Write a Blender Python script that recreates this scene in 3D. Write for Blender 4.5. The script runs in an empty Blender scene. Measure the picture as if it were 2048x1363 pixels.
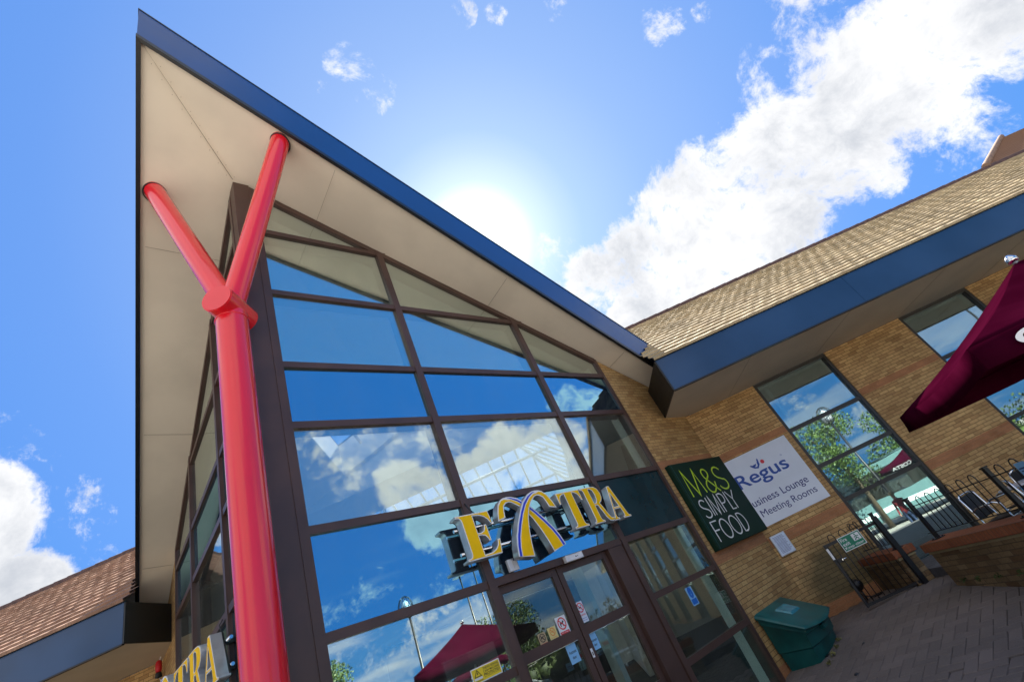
import bpy, bmesh, math, random
from mathutils import Vector, Matrix
random.seed(7)
sc = bpy.context.scene
COL = sc.collection
# ---------------------------------------------------------------- camera
cam_d = bpy.data.cameras.new('camera'); cam = bpy.data.objects.new('camera', cam_d); COL.objects.link(cam)
CR = [[0.7580473922846717,-0.533290284311762,-0.3754538902569651],[0.0705121902973474,0.6393127296751755,-0.765707035813794],[0.6483765742759988,0.5539681455949937,0.5222328135957794]]
CAMP = Vector((-1.5232678780859772,-5.443755203187182,1.6))
r_, d_, f_ = [Vector(v) for v in CR]
m = Matrix((( r_.x,-d_.x,-f_.x,CAMP.x),(r_.y,-d_.y,-f_.y,CAMP.y),(r_.z,-d_.z,-f_.z,CAMP.z),(0,0,0,1)))
cam.matrix_world = m
cam_d.sensor_width = 36; cam_d.lens = 952.5534/2048*36
cam_d.clip_start = .05; cam_d.clip_end = 3000
sc.camera = cam
# ---------------------------------------------------------------- world, sun, exposure
SUN_EL, SUN_AZ = 43.56, 38.62          # azimuth counter-clockwise from +X
sv = Vector((math.cos(math.radians(SUN_EL))*math.cos(math.radians(SUN_AZ)), math.cos(math.radians(SUN_EL))*math.sin(math.radians(SUN_AZ)), math.sin(math.radians(SUN_EL))))
sun_d = bpy.data.lights.new('sun','SUN'); sun = bpy.data.objects.new('sun', sun_d); COL.objects.link(sun)
sun_d.energy = 4.5; sun_d.angle = math.radians(.5); sun_d.color = (1,.93,.82)
sun.rotation_euler = sv.to_track_quat('Z','Y').to_euler(); sun.location = (10,10,30)
sc.view_settings.view_transform = 'Standard'; sc.view_settings.look = 'None'
sc.view_settings.exposure = 2.42; sc.view_settings.gamma = 1; sc.view_settings.use_curve_mapping = False
w = bpy.data.worlds.new('World'); sc.world = w; w.use_nodes = True
nt = w.node_tree; nt.nodes.clear()
def N(tree, typ, **kw):
    n = tree.nodes.new(typ)
    for k, v in kw.items():
        if k.startswith('i_'): n.inputs[k[2:].replace('_',' ')].default_value = v
        elif k[0]=='I': n.inputs[int(k[1:])].default_value = v
        else: setattr(n, k, v)
    return n
def lk(tree, a, b): tree.links.new(a, b)
def mth(tree, op, a, b=None, c=None, clamp=False):
    n = tree.nodes.new('ShaderNodeMath'); n.operation = op; n.use_clamp = clamp
    for i, x in enumerate((a, b, c)):
        if x is None: continue
        if isinstance(x, (int, float)): n.inputs[i].default_value = x
        else: tree.links.new(x, n.inputs[i])
    return n.outputs[0]
def smooth(tree, x, lo, hi, a=0., b=1.):
    n = tree.nodes.new('ShaderNodeMapRange'); n.interpolation_type = 'SMOOTHSTEP'
    tree.links.new(x, n.inputs['Value'])
    for k, v in (('From Min',lo),('From Max',hi),('To Min',a),('To Max',b)): n.inputs[k].default_value = v
    return n.outputs['Result']
def mixc(tree, f, a, b, mode='MIX'):
    n = tree.nodes.new('ShaderNodeMix'); n.data_type = 'RGBA'; n.blend_type = mode
    for s, x in ((n.inputs[0], f), (n.inputs[6], a), (n.inputs[7], b)):
        if isinstance(x, (int, float)): s.default_value = x
        elif isinstance(x, tuple): s.default_value = (*x, 1) if len(x) == 3 else x
        else: tree.links.new(x, s)
    return n.outputs[2]
sky = N(nt,'ShaderNodeTexSky', sky_type='NISHITA', sun_disc=False)
sky.sun_elevation = math.radians(SUN_EL); sky.sun_rotation = math.radians(90-SUN_AZ)
sky.altitude = 60; sky.air_density = 1.0; sky.dust_density = 1.2; sky.ozone_density = 2.0
tc = N(nt,'ShaderNodeTexCoord'); D = tc.outputs['Generated']
def vmath(op, a, b=None):
    n = nt.nodes.new('ShaderNodeVectorMath'); n.operation = op
    nt.links.new(a, n.inputs[0])
    if b is not None:
        if isinstance(b, tuple): n.inputs[1].default_value = b
        else: nt.links.new(b, n.inputs[1])
    return n
# cumulus: direction, angular radius, weight; broad last ones added unseen for facade fill light
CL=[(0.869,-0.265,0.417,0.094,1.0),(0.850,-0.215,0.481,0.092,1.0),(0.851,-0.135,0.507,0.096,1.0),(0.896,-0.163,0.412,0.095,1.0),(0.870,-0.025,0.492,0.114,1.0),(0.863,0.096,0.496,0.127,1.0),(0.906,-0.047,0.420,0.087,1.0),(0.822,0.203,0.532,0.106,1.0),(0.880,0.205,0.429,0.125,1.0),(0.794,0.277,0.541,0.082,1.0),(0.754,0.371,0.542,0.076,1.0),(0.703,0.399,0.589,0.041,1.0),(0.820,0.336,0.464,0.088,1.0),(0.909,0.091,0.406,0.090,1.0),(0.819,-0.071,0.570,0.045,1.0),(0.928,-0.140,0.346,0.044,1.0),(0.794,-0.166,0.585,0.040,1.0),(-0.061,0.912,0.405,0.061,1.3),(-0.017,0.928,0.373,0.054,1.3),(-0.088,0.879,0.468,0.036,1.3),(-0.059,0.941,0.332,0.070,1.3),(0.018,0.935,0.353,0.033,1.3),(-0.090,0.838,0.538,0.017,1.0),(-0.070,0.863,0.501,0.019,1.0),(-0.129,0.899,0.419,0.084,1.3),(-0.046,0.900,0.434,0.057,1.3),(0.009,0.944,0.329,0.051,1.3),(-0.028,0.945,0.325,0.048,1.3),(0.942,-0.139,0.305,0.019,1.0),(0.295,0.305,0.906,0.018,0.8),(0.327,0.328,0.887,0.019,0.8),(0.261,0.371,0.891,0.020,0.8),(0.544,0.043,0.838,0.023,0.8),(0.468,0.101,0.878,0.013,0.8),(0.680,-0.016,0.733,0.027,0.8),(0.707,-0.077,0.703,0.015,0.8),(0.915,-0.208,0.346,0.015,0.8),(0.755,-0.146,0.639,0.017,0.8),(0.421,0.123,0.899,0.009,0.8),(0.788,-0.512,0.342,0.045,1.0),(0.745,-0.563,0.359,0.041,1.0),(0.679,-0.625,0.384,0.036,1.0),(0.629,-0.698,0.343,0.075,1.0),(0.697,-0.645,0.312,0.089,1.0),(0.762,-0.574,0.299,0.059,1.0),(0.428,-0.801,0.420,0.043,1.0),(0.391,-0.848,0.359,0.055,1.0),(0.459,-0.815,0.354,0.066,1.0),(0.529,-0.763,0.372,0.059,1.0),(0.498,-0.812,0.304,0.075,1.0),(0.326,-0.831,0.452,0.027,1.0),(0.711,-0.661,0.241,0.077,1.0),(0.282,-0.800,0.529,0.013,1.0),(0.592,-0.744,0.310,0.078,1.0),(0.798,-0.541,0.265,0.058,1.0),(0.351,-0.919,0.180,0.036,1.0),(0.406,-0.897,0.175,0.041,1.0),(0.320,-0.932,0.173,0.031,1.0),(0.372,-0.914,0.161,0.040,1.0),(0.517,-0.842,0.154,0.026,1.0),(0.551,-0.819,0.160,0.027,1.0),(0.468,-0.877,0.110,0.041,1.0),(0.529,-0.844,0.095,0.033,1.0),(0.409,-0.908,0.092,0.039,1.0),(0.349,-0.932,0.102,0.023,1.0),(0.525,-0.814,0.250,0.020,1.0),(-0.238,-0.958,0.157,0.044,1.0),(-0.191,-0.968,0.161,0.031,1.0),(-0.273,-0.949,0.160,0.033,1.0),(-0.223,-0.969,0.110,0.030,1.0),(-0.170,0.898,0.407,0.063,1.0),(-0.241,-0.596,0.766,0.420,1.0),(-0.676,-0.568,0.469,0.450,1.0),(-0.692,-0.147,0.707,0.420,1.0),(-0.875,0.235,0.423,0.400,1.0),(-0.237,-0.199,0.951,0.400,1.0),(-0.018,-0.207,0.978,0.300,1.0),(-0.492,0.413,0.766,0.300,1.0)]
warp = N(nt,'ShaderNodeTexNoise', noise_dimensions='3D'); warp.inputs['Scale'].default_value = 5; warp.inputs['Detail'].default_value = 3
lk(nt, D, warp.inputs['Vector'])
wv = vmath('SUBTRACT', warp.outputs['Color'], (.5,.5,.5)); ws = vmath('SCALE', wv.outputs[0]); ws.inputs['Scale'].default_value = .09
DW = vmath('NORMALIZE', vmath('ADD', D, ws.outputs[0]).outputs[0]).outputs[0]
mask = None
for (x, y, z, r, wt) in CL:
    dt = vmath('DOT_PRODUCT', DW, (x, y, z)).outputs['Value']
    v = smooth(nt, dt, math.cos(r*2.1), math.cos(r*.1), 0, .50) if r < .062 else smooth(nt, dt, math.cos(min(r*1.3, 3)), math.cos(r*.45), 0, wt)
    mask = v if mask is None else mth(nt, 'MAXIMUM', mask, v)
nz = N(nt,'ShaderNodeTexNoise', noise_dimensions='3D'); nz.inputs['Scale'].default_value = 10; nz.inputs['Detail'].default_value = 10; nz.inputs['Roughness'].default_value = .70
lk(nt, DW, nz.inputs['Vector'])
n2 = N(nt,'ShaderNodeTexNoise', noise_dimensions='3D'); n2.inputs['Scale'].default_value = 7; n2.inputs['Detail'].default_value = 6; n2.inputs['Roughness'].default_value = .55
off = vmath('ADD', DW, tuple(sv*.05)); lk(nt, off.outputs[0], n2.inputs['Vector'])
nf = N(nt,'ShaderNodeTexNoise', noise_dimensions='3D'); nf.inputs['Scale'].default_value = 38; nf.inputs['Detail'].default_value = 9; nf.inputs['Roughness'].default_value = .66
lk(nt, DW, nf.inputs['Vector'])
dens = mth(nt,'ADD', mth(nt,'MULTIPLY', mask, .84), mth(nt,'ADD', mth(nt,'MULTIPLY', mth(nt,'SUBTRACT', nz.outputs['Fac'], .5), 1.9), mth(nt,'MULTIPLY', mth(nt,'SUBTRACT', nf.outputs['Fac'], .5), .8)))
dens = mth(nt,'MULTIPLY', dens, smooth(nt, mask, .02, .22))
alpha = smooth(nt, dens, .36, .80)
# thin far haze of cloud close to the horizon
sep = N(nt,'ShaderNodeSeparateXYZ'); lk(nt, D, sep.inputs[0])
low = smooth(nt, sep.outputs['Z'], .30, .02)
st = N(nt,'ShaderNodeTexNoise'); st.inputs['Scale'].default_value = 4; st.inputs['Detail'].default_value = 7
sm = N(nt,'ShaderNodeMapping'); sm.inputs['Scale'].default_value = (1,1,6); lk(nt, D, sm.inputs['Vector']); lk(nt, sm.outputs[0], st.inputs['Vector'])
alpha = mth(nt,'MAXIMUM', alpha, mth(nt,'MULTIPLY', mth(nt,'MULTIPLY', low, smooth(nt, st.outputs['Fac'], .45, .66)), .75))
shade = smooth(nt, mth(nt,'ADD', mth(nt,'MULTIPLY', n2.outputs['Fac'], .75), mth(nt,'MULTIPLY', dens, .28)), .46, .92)
toward = vmath('DOT_PRODUCT', D, tuple(sv)).outputs['Value']
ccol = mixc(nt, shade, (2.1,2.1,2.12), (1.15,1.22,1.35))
# sky colour: deep blue away from the sun, paling round it; the Nishita sky carries the light's own gradient
ramp = N(nt,'ShaderNodeValToRGB'); el = ramp.color_ramp.elements
lkv = [(-1,(.12,.60,1.6)),(.3,(.12,.62,1.7)),(.55,(.15,.66,1.8)),(.68,(.29,.75,1.95)),(.77,(.36,.80,1.97)),(.87,(.54,.95,2.0)),(.94,(.72,1.10,2.0)),(.978,(.95,1.27,2.0)),(.991,(1.4,1.6,2.1)),(.9975,(2.2,2.3,2.5)),(1,(3.2,3.2,3.2))]
while len(el) < len(lkv): el.new(.5)
for e_, (p_, c_) in zip(el, lkv): e_.position = (p_+1)/2; e_.color = (*[x/4 for x in c_],1)
lk(nt, mth(nt,'MULTIPLY', mth(nt,'ADD', toward, 1), .5), ramp.inputs[0])
rs = vmath('SCALE', ramp.outputs[0]); rs.inputs['Scale'].default_value = 3.55
nis = mixc(nt, 1., sky.outputs['Color'], (.16,.30,.42), 'MULTIPLY')
skyc = mixc(nt, .15, rs.outputs[0], nis)
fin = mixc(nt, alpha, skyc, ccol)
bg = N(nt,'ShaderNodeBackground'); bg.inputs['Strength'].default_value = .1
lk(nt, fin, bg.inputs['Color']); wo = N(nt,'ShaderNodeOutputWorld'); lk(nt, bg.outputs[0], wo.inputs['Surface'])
w.cycles.sampling_method = 'MANUAL'; w.cycles.sample_map_resolution = 512
sc.cycles.max_bounces = 10; sc.cycles.transparent_max_bounces = 16; sc.cycles.caustics_reflective = False; sc.cycles.caustics_refractive = False
sc.cycles.use_denoising = True; sc.cycles.sample_clamp_indirect = 6

# ---------------------------------------------------------------- frames and mesh helpers
c45 = 2**-.5
WX, H0, SL, AP, ZA, PH, FH = 9.5078, 9.9611, .49755, 1.48235, 10.7796, .08881, .965
EO, ZEB, ZET = 2.221, 4.7104, 5.4757
QS = (H0+SL*AP-ZA)/AP
class Fr:
    def __init__(s, o, u, v): s.o = Vector(o); s.u = Vector(u); s.v = Vector(v); s.w = Vector((0,0,1))
    def P(s, a, b, c): return s.o+s.u*a+s.v*b+s.w*c
FR = Fr((0,0,0),(1,0,0),(0,-1,0))              # glazed face on the right
FL = Fr((0,0,0),(0,1,0),(-1,0,0))              # glazed face on the left (a runs away)
FLT = Fr((0,0,0),(0,-1,0),(-1,0,0))            # same, reading direction
FWR = Fr((WX,0,0),(c45,-c45,0),(-c45,-c45,0))  # wing wall on the right
FWL = Fr((0,WX,0),(-c45,c45,0),(-c45,-c45,0))  # wing wall on the left
FG = Fr((0,0,0),(1,0,0),(0,1,0))               # plain world
class MB:
    def __init__(s, fr=FG): s.bm = bmesh.new(); s.f = fr
    def add(s, pts, faces, fr=None):
        f = fr or s.f
        vs = [s.bm.verts.new(f.P(*p)) for p in pts]
        out = []
        for q in faces:
            try: out.append(s.bm.faces.new([vs[i] for i in q]))
            except ValueError: pass
        return out
    def box(s, a0, a1, b0, b1, c0, c1, bev=0):
        a0,a1 = min(a0,a1),max(a0,a1); b0,b1 = min(b0,b1),max(b0,b1); c0,c1 = min(c0,c1),max(c0,c1)
        p = [(a,b,c) for c in (c0,c1) for b in (b0,b1) for a in (a0,a1)]
        fs = s.add(p, [(0,1,3,2),(4,5,7,6),(0,1,5,4),(2,3,7,6),(0,2,6,4),(1,3,7,5)])
        if bev:
            es = {e for f in fs for e in f.edges}
            bmesh.ops.bevel(s.bm, geom=list(es), offset=bev, segments=2, affect='EDGES', profile=.6)
        return s
    def prism(s, poly, b0, b1, axis='b'):
        n = len(poly)
        mk = (lambda p, t: (p[0], t, p[1])) if axis == 'b' else ((lambda p, t: (t, p[0], p[1])) if axis == 'a' else (lambda p, t: (p[0], p[1], t)))
        pts = [mk(p, b0) for p in poly]+[mk(p, b1) for p in poly]
        s.add(pts, [tuple(range(n)), tuple(range(2*n-1, n-1, -1))]+[(i,(i+1)%n,n+(i+1)%n,n+i) for i in range(n)])
        return s
    def slab(s, top, th):
        """closed slab from a list of 3D points, pushed down by th"""
        n = len(top); pts = list(top)+[(p[0],p[1],p[2]-th) for p in top]
        s.add(pts, [tuple(range(n)), tuple(range(2*n-1, n-1, -1))]+[(i,(i+1)%n,n+(i+1)%n,n+i) for i in range(n)])
        return s
    def tube(s, pts, r, seg=10, cap=True, fr=None):
        f = fr or s.f
        P = [f.P(*p) for p in pts]; rr = r if isinstance(r,(list,tuple)) else [r]*len(P)
        rings = []; prev = None
        for i, p in enumerate(P):
            t = (P[min(i+1,len(P)-1)]-P[max(i-1,0)]).normalized()
            if prev is None:
                x = t.orthogonal().normalized()
            else:
                x = (prev-t*prev.dot(t)).normalized()
            prev = x; y = t.cross(x)
            rings.append([s.bm.verts.new(p+(x*math.cos(2*math.pi*k/seg)+y*math.sin(2*math.pi*k/seg))*rr[i]) for k in range(seg)])
        for a, b in zip(rings, rings[1:]):
            for k in range(seg):
                fc = s.bm.faces.new((a[k],a[(k+1)%seg],b[(k+1)%seg],b[k])); fc.smooth = True
        if cap:
            s.bm.faces.new(list(reversed(rings[0]))); s.bm.faces.new(rings[-1])
        return s
    def lathe(s, o, prof, seg=20):
        rings = [[s.bm.verts.new(s.f.P(o[0]+r*math.cos(2*math.pi*k/seg), o[1]+r*math.sin(2*math.pi*k/seg), o[2]+z)) for k in range(seg)] for r, z in prof]
        for a, b in zip(rings, rings[1:]):
            for k in range(seg):
                fc = s.bm.faces.new((a[k],a[(k+1)%seg],b[(k+1)%seg],b[k])); fc.smooth = True
        s.bm.faces.new(list(reversed(rings[0]))); s.bm.faces.new(rings[-1])
        return s
    def flat(s, me, a0, b0, c0, sx=1, sy=1, sz=1):
        """drop an x,y,z mesh (text, cut-out) onto the frame: x->a, y->c, z->b"""
        base = len(s.bm.verts); s.bm.from_mesh(me); s.bm.verts.ensure_lookup_table()
        for v in s.bm.verts[base:]:
            x, y, z = v.co; v.co = s.f.P(a0+x*sx, b0+z*sz, c0+y*sy)
        bpy.data.meshes.remove(me)
        return s
    def done(s, name, mat, parent=None, smooth=None, uv=True, recalc=True):
        bm = s.bm
        if recalc: bmesh.ops.recalc_face_normals(bm, faces=bm.faces)
        if uv:
            L = bm.loops.layers.uv.verify(); f = s.f
            for fc in bm.faces:
                n = fc.normal; na, nb, nc = abs(n.dot(f.u)), abs(n.dot(f.v)), abs(n.z)
                for lp in fc.loops:
                    q = lp.vert.co-f.o; a, b, c = q.dot(f.u), q.dot(f.v), q.z
                    lp[L].uv = (a,c) if nb >= na and nb >= nc else ((b,c) if na >= nc else (a,b))
        if parent is not None:
            o0 = parent.location if parent.parent is None else parent.parent.location
            bmesh.ops.translate(bm, verts=bm.verts, vec=-o0)
        me = bpy.data.meshes.new(name)
        if smooth:
            for fc in bm.faces: fc.smooth = True
        bm.to_mesh(me); bm.free()
        if smooth: me.set_sharp_from_angle(angle=math.radians(smooth))
        o = bpy.data.objects.new(name, me); COL.objects.link(o)
        for mm in (mat if isinstance(mat, (list, tuple)) else [mat]): me.materials.append(mm)
        if parent is not None: o.parent = parent
        return o
def thing(name, label, cat, loc=(0,0,0), group=None):
    o = bpy.data.objects.new(name, None); COL.objects.link(o); o.location = loc
    o.empty_display_size = .2
    return tag(o, label, cat, group)
def tag(o, label, cat, group=None):
    o['label'] = label; o['category'] = cat
    if group: o['group'] = group
    return o
def setting(o, kind='structure'):
    o['kind'] = kind; return o
def dup(root, loc, label, rz=0):
    r = root.copy(); COL.objects.link(r); r.location = loc; r.rotation_euler.z = rz; r['label'] = label
    for ch in list(root.children):
        q = ch.copy(); COL.objects.link(q); q.parent = r
        for g in ch.children:
            h = g.copy(); COL.objects.link(h); h.parent = q
    return r
def _mesh_of(cu):
    ob = bpy.data.objects.new('tmp', cu); COL.objects.link(ob); bpy.context.view_layer.update()
    me = bpy.data.meshes.new_from_object(ob.evaluated_get(bpy.context.evaluated_depsgraph_get()))
    bpy.data.objects.remove(ob); bpy.data.curves.remove(cu)
    return me
def outline(loops, ext=0, offset=0):
    cu = bpy.data.curves.new('tmp','CURVE'); cu.dimensions = '2D'; cu.fill_mode = 'BOTH' if ext else 'FRONT'; cu.extrude = ext; cu.offset = offset
    for lp in loops:
        sp = cu.splines.new('POLY'); sp.points.add(len(lp)-1); sp.use_cyclic_u = True
        for p, q in zip(sp.points, lp): p.co = (q[0], q[1], 0, 1)
    return _mesh_of(cu)
def text(mb, s, a0, a1, c0, c1, b, bold=0, ext=.0015):
    cu = bpy.data.curves.new('tmp','FONT'); cu.body = s; cu.extrude = ext; cu.offset = bold; cu.resolution_u = 4
    me = _mesh_of(cu)
    xs = [v.co.x for v in me.vertices]; ys = [v.co.y for v in me.vertices]
    sx = (a1-a0)/(max(xs)-min(xs)); sy = (c1-c0)/(max(ys)-min(ys))
    mb.flat(me, a0-min(xs)*sx, b, c0-min(ys)*sy, sx, sy, 1)
    return mb
def ribbon(mb, pts, wdt, b, th=.003):
    """flat stroke of even width along a polyline (a,c)"""
    n = len(pts); L, R = [], []
    for i in range(n):
        p0 = Vector(pts[max(i-1,0)]); p1 = Vector(pts[min(i+1,n-1)])
        t = (p1-p0)
        t = t.normalized() if t.length > 1e-9 else Vector((1,0))
        if 0 < i < n-1:
            t1 = (Vector(pts[i])-p0).normalized(); t2 = (p1-Vector(pts[i])).normalized(); k = 1/max(.35, math.sqrt(max(.01,(1+t1.dot(t2))/2)))
        else: k = 1
        nn = Vector((-t.y, t.x))*wdt/2*k
        L.append(Vector(pts[i])+nn); R.append(Vector(pts[i])-nn)
    for i in range(n-1):
        mb.prism([tuple(L[i]),tuple(L[i+1]),tuple(R[i+1]),tuple(R[i])], b, b+th)
    return mb
def arc(cx, cy, rx, ry, a0, a1, n=14): return [(cx+rx*math.cos(math.radians(a0+(a1-a0)*i/n)), cy+ry*math.sin(math.radians(a0+(a1-a0)*i/n))) for i in range(n+1)]
def clip(poly, k, m_):
    """keep the part of (a,c) polygon under c = k - m*a"""
    out = []
    for i in range(len(poly)):
        p, q = poly[i], poly[(i+1)%len(poly)]; dp = p[1]-(k-m_*p[0]); dq = q[1]-(k-m_*q[0])
        if dp <= 0: out.append(p)
        if dp*dq < 0:
            t = dp/(dp-dq); out.append((p[0]+t*(q[0]-p[0]), p[1]+t*(q[1]-p[1])))
    return out

# ---------------------------------------------------------------- materials
def mat(name):
    mt = bpy.data.materials.new(name); mt.use_nodes = True
    return mt, mt.node_tree, mt.node_tree.nodes['Principled BSDF']
def plain(name, col, rough=.5, metal=0, noise=.08, scale=6, spec=.5, bump=0, bscale=60, coat=0, uvw=False, nlo=0):
    mt, t, b = mat(name)
    b.inputs['Roughness'].default_value = rough; b.inputs['Metallic'].default_value = metal; b.inputs['Specular IOR Level'].default_value = spec
    b.inputs['Coat Weight'].default_value = coat; b.inputs['Coat Roughness'].default_value = .08
    cd = N(t,'ShaderNodeTexCoord')
    nn = N(t,'ShaderNodeTexNoise'); nn.inputs['Scale'].default_value = scale; nn.inputs['Detail'].default_value = 6
    lk(t, cd.outputs['Object'], nn.inputs['Vector'])
    f = smooth(t, nn.outputs['Fac'], .3, .7)
    lo = tuple(max(0,x*(1-noise*1.5)) for x in col); hi = tuple(min(1,x*(1+noise)) for x in col)
    lk(t, mixc(t, f, lo, hi), b.inputs['Base Color'])
    rr = N(t,'ShaderNodeMapRange'); lk(t, nn.outputs['Fac'], rr.inputs[0]); rr.inputs[3].default_value = max(0,rough-.08); rr.inputs[4].default_value = min(1,rough+.1)
    lk(t, rr.outputs[0], b.inputs['Roughness'])
    if bump:
        n3 = N(t,'ShaderNodeTexNoise'); n3.inputs['Scale'].default_value = bscale; n3.inputs['Detail'].default_value = 4
        lk(t, cd.outputs['Object'], n3.inputs['Vector'])
        bp = N(t,'ShaderNodeBump'); bp.inputs['Strength'].default_value = bump; bp.inputs['Distance'].default_value = .01
        lk(t, n3.outputs['Fac'], bp.inputs['Height']); lk(t, bp.outputs[0], b.inputs['Normal'])
    return mt
def bricks(name, cols, mortar, bw=.225, bh=.075, ms=.0055, rough=.9, offset=.5, stain=.25, damp=None):
    mt, t, b = mat(name); b.inputs['Roughness'].default_value = rough; b.inputs['Specular IOR Level'].default_value = .25
    uv = N(t,'ShaderNodeUVMap')
    br = N(t,'ShaderNodeTexBrick', offset=offset, squash=1)
    br.inputs['Scale'].default_value = 1; br.inputs['Brick Width'].default_value = bw; br.inputs['Row Height'].default_value = bh
    br.inputs['Mortar Size'].default_value = ms; br.inputs['Mortar Smooth'].default_value = .25; br.inputs['Bias'].default_value = 0
    br.inputs['Color1'].default_value = (0,0,0,1); br.inputs['Color2'].default_value = (1,1,1,1); br.inputs['Mortar'].default_value = (.5,.5,.5,1)
    lk(t, uv.outputs[0], br.inputs['Vector'])
    cr = N(t,'ShaderNodeValToRGB'); cr.color_ramp.interpolation = 'LINEAR'
    el = cr.color_ramp.elements
    while len(el) < len(cols): el.new(.5)
    for i, cc in enumerate(cols): el[i].position = i/(len(cols)-1); el[i].color = (*cc,1)
    lk(t, br.outputs['Color'], cr.inputs[0])
    ns = N(t,'ShaderNodeTexNoise'); ns.inputs['Scale'].default_value = 40; ns.inputs['Detail'].default_value = 8; ns.inputs['Roughness'].default_value = .7; lk(t, uv.outputs[0], ns.inputs['Vector'])
    nb = N(t,'ShaderNodeTexNoise'); nb.inputs['Scale'].default_value = 1.3; nb.inputs['Detail'].default_value = 5; lk(t, uv.outputs[0], nb.inputs['Vector'])
    fine = smooth(t, ns.outputs['Fac'], .25, .75, .72, 1.18); big = smooth(t, nb.outputs['Fac'], .3, .7, 1-stain, 1.08)
    c1 = N(t,'ShaderNodeVectorMath', operation='SCALE'); lk(t, cr.outputs[0], c1.inputs[0]); lk(t, mth(t,'MULTIPLY', fine, big), c1.inputs['Scale'])
    col = mixc(t, br.outputs['Fac'], c1.outputs[0], mortar)
    if damp:        # algae stained patch near the ground: (u centre, v centre, radius)
        sx = N(t,'ShaderNodeSeparateXYZ'); lk(t, uv.outputs[0], sx.inputs[0])
        du = mth(t,'DIVIDE', mth(t,'SUBTRACT', sx.outputs[0], damp[0]), damp[2]); dv = mth(t,'DIVIDE', mth(t,'SUBTRACT', sx.outputs[1], damp[1]), damp[3])
        r2 = mth(t,'ADD', mth(t,'MULTIPLY', du, du), mth(t,'MULTIPLY', dv, dv))
        ff = smooth(t, mth(t,'ADD', r2, mth(t,'MULTIPLY', nb.outputs['Fac'], 1.2)), 1.7, .8, 0, .75)
        col = mixc(t, ff, col, (.055,.06,.035))
    lk(t, col, b.inputs['Base Color'])
    h = mth(t,'ADD', mth(t,'MULTIPLY', br.outputs['Fac'], -1), mth(t,'MULTIPLY', ns.outputs['Fac'], .45))
    bp = N(t,'ShaderNodeBump'); bp.inputs['Strength'].default_value = .7; bp.inputs['Distance'].default_value = .006
    lk(t, h, bp.inputs['Height']); lk(t, bp.outputs[0], b.inputs['Normal'])
    return mt
def glass(name, refl, tint, trans, body=None, wav=.005, dust=.05):
    mt = bpy.data.materials.new(name); mt.use_nodes = True; t = mt.node_tree; t.nodes.clear()
    out = N(t,'ShaderNodeOutputMaterial'); gl = N(t,'ShaderNodeBsdfGlossy'); gl.inputs['Roughness'].default_value = 0; gl.inputs['Color'].default_value = (*tint,1)
    cd = N(t,'ShaderNodeTexCoord'); nn = N(t,'ShaderNodeTexNoise'); nn.inputs['Scale'].default_value = .9; nn.inputs['Detail'].default_value = 1; lk(t, cd.outputs['Object'], nn.inputs['Vector'])
    bp = N(t,'ShaderNodeBump'); bp.inputs['Strength'].default_value = wav; bp.inputs['Distance'].default_value = .5; lk(t, nn.outputs['Fac'], bp.inputs['Height']); lk(t, bp.outputs[0], gl.inputs['Normal'])
    lw = N(t,'ShaderNodeLayerWeight'); lw.inputs['Blend'].default_value = .35
    fac = mth(t,'ADD', refl, mth(t,'MULTIPLY', lw.outputs['Facing'], .25), clamp=True)
    if body is None:
        tr = N(t,'ShaderNodeBsdfTransparent'); tr.inputs['Color'].default_value = (*trans,1); other = tr.outputs[0]
    else:
        df = N(t,'ShaderNodeBsdfDiffuse'); df.inputs['Color'].default_value = (*body,1); other = df.outputs[0]
    mx = N(t,'ShaderNodeMixShader'); lk(t, fac, mx.inputs[0]); lk(t, other, mx.inputs[1]); lk(t, gl.outputs[0], mx.inputs[2]); ds = N(t,'ShaderNodeTexNoise'); ds.inputs['Scale'].default_value = 2.2; ds.inputs['Detail'].default_value = 7; ds.inputs['Roughness'].default_value = .65
    mpd = N(t,'ShaderNodeMapping'); mpd.inputs['Scale'].default_value = (1,1,.35); lk(t, cd.outputs['Object'], mpd.inputs['Vector']); lk(t, mpd.outputs[0], ds.inputs['Vector'])
    dd = N(t,'ShaderNodeBsdfDiffuse'); dd.inputs['Color'].default_value = (.55,.55,.52,1)
    m3_ = N(t,'ShaderNodeMixShader'); lk(t, smooth(t, ds.outputs['Fac'], .35, .75, dust*.3, dust), m3_.inputs[0]); lk(t, mx.outputs[0], m3_.inputs[1]); lk(t, dd.outputs[0], m3_.inputs[2])
    lk(t, m3_.outputs[0], out.inputs['Surface'])
    return mt
M = {}
M['brick'] = bricks('buff_brick', [(.37,.21,.085),(.49,.295,.12),(.56,.36,.15),(.50,.30,.12),(.41,.23,.09)], (.20,.125,.06), stain=.16)
M['brick_wing'] = bricks('buff_brick_wing', [(.42,.24,.10),(.58,.355,.15),(.66,.42,.18),(.60,.365,.155),(.48,.275,.115)], (.17,.10,.045), stain=.18, damp=(1.0,.55,1.15,.62))
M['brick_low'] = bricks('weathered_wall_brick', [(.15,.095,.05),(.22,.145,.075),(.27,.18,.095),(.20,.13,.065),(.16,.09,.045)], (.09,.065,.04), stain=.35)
M['redbrick'] = bricks('red_brick', [(.42,.185,.085),(.50,.225,.105),(.46,.205,.095)], (.36,.19,.095))
M['coping'] = bricks('red_coping_brick', [(.27,.085,.04),(.35,.12,.055),(.30,.10,.045)], (.14,.085,.055), bw=.075, bh=.30, offset=0)
M['stringstone'] = plain('pale_brick_course', (.33,.25,.13), .85, bump=.3)
M['frame'] = plain('brown_frame', (.080,.042,.032), .42, noise=.12, scale=2)
M['darkframe'] = plain('dark_window_frame', (.035,.028,.022), .42, noise=.1)
M['red'] = plain('red_gloss_paint', (.82,.011,.026), .22, noise=.02, scale=1.5, coat=.7)
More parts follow.
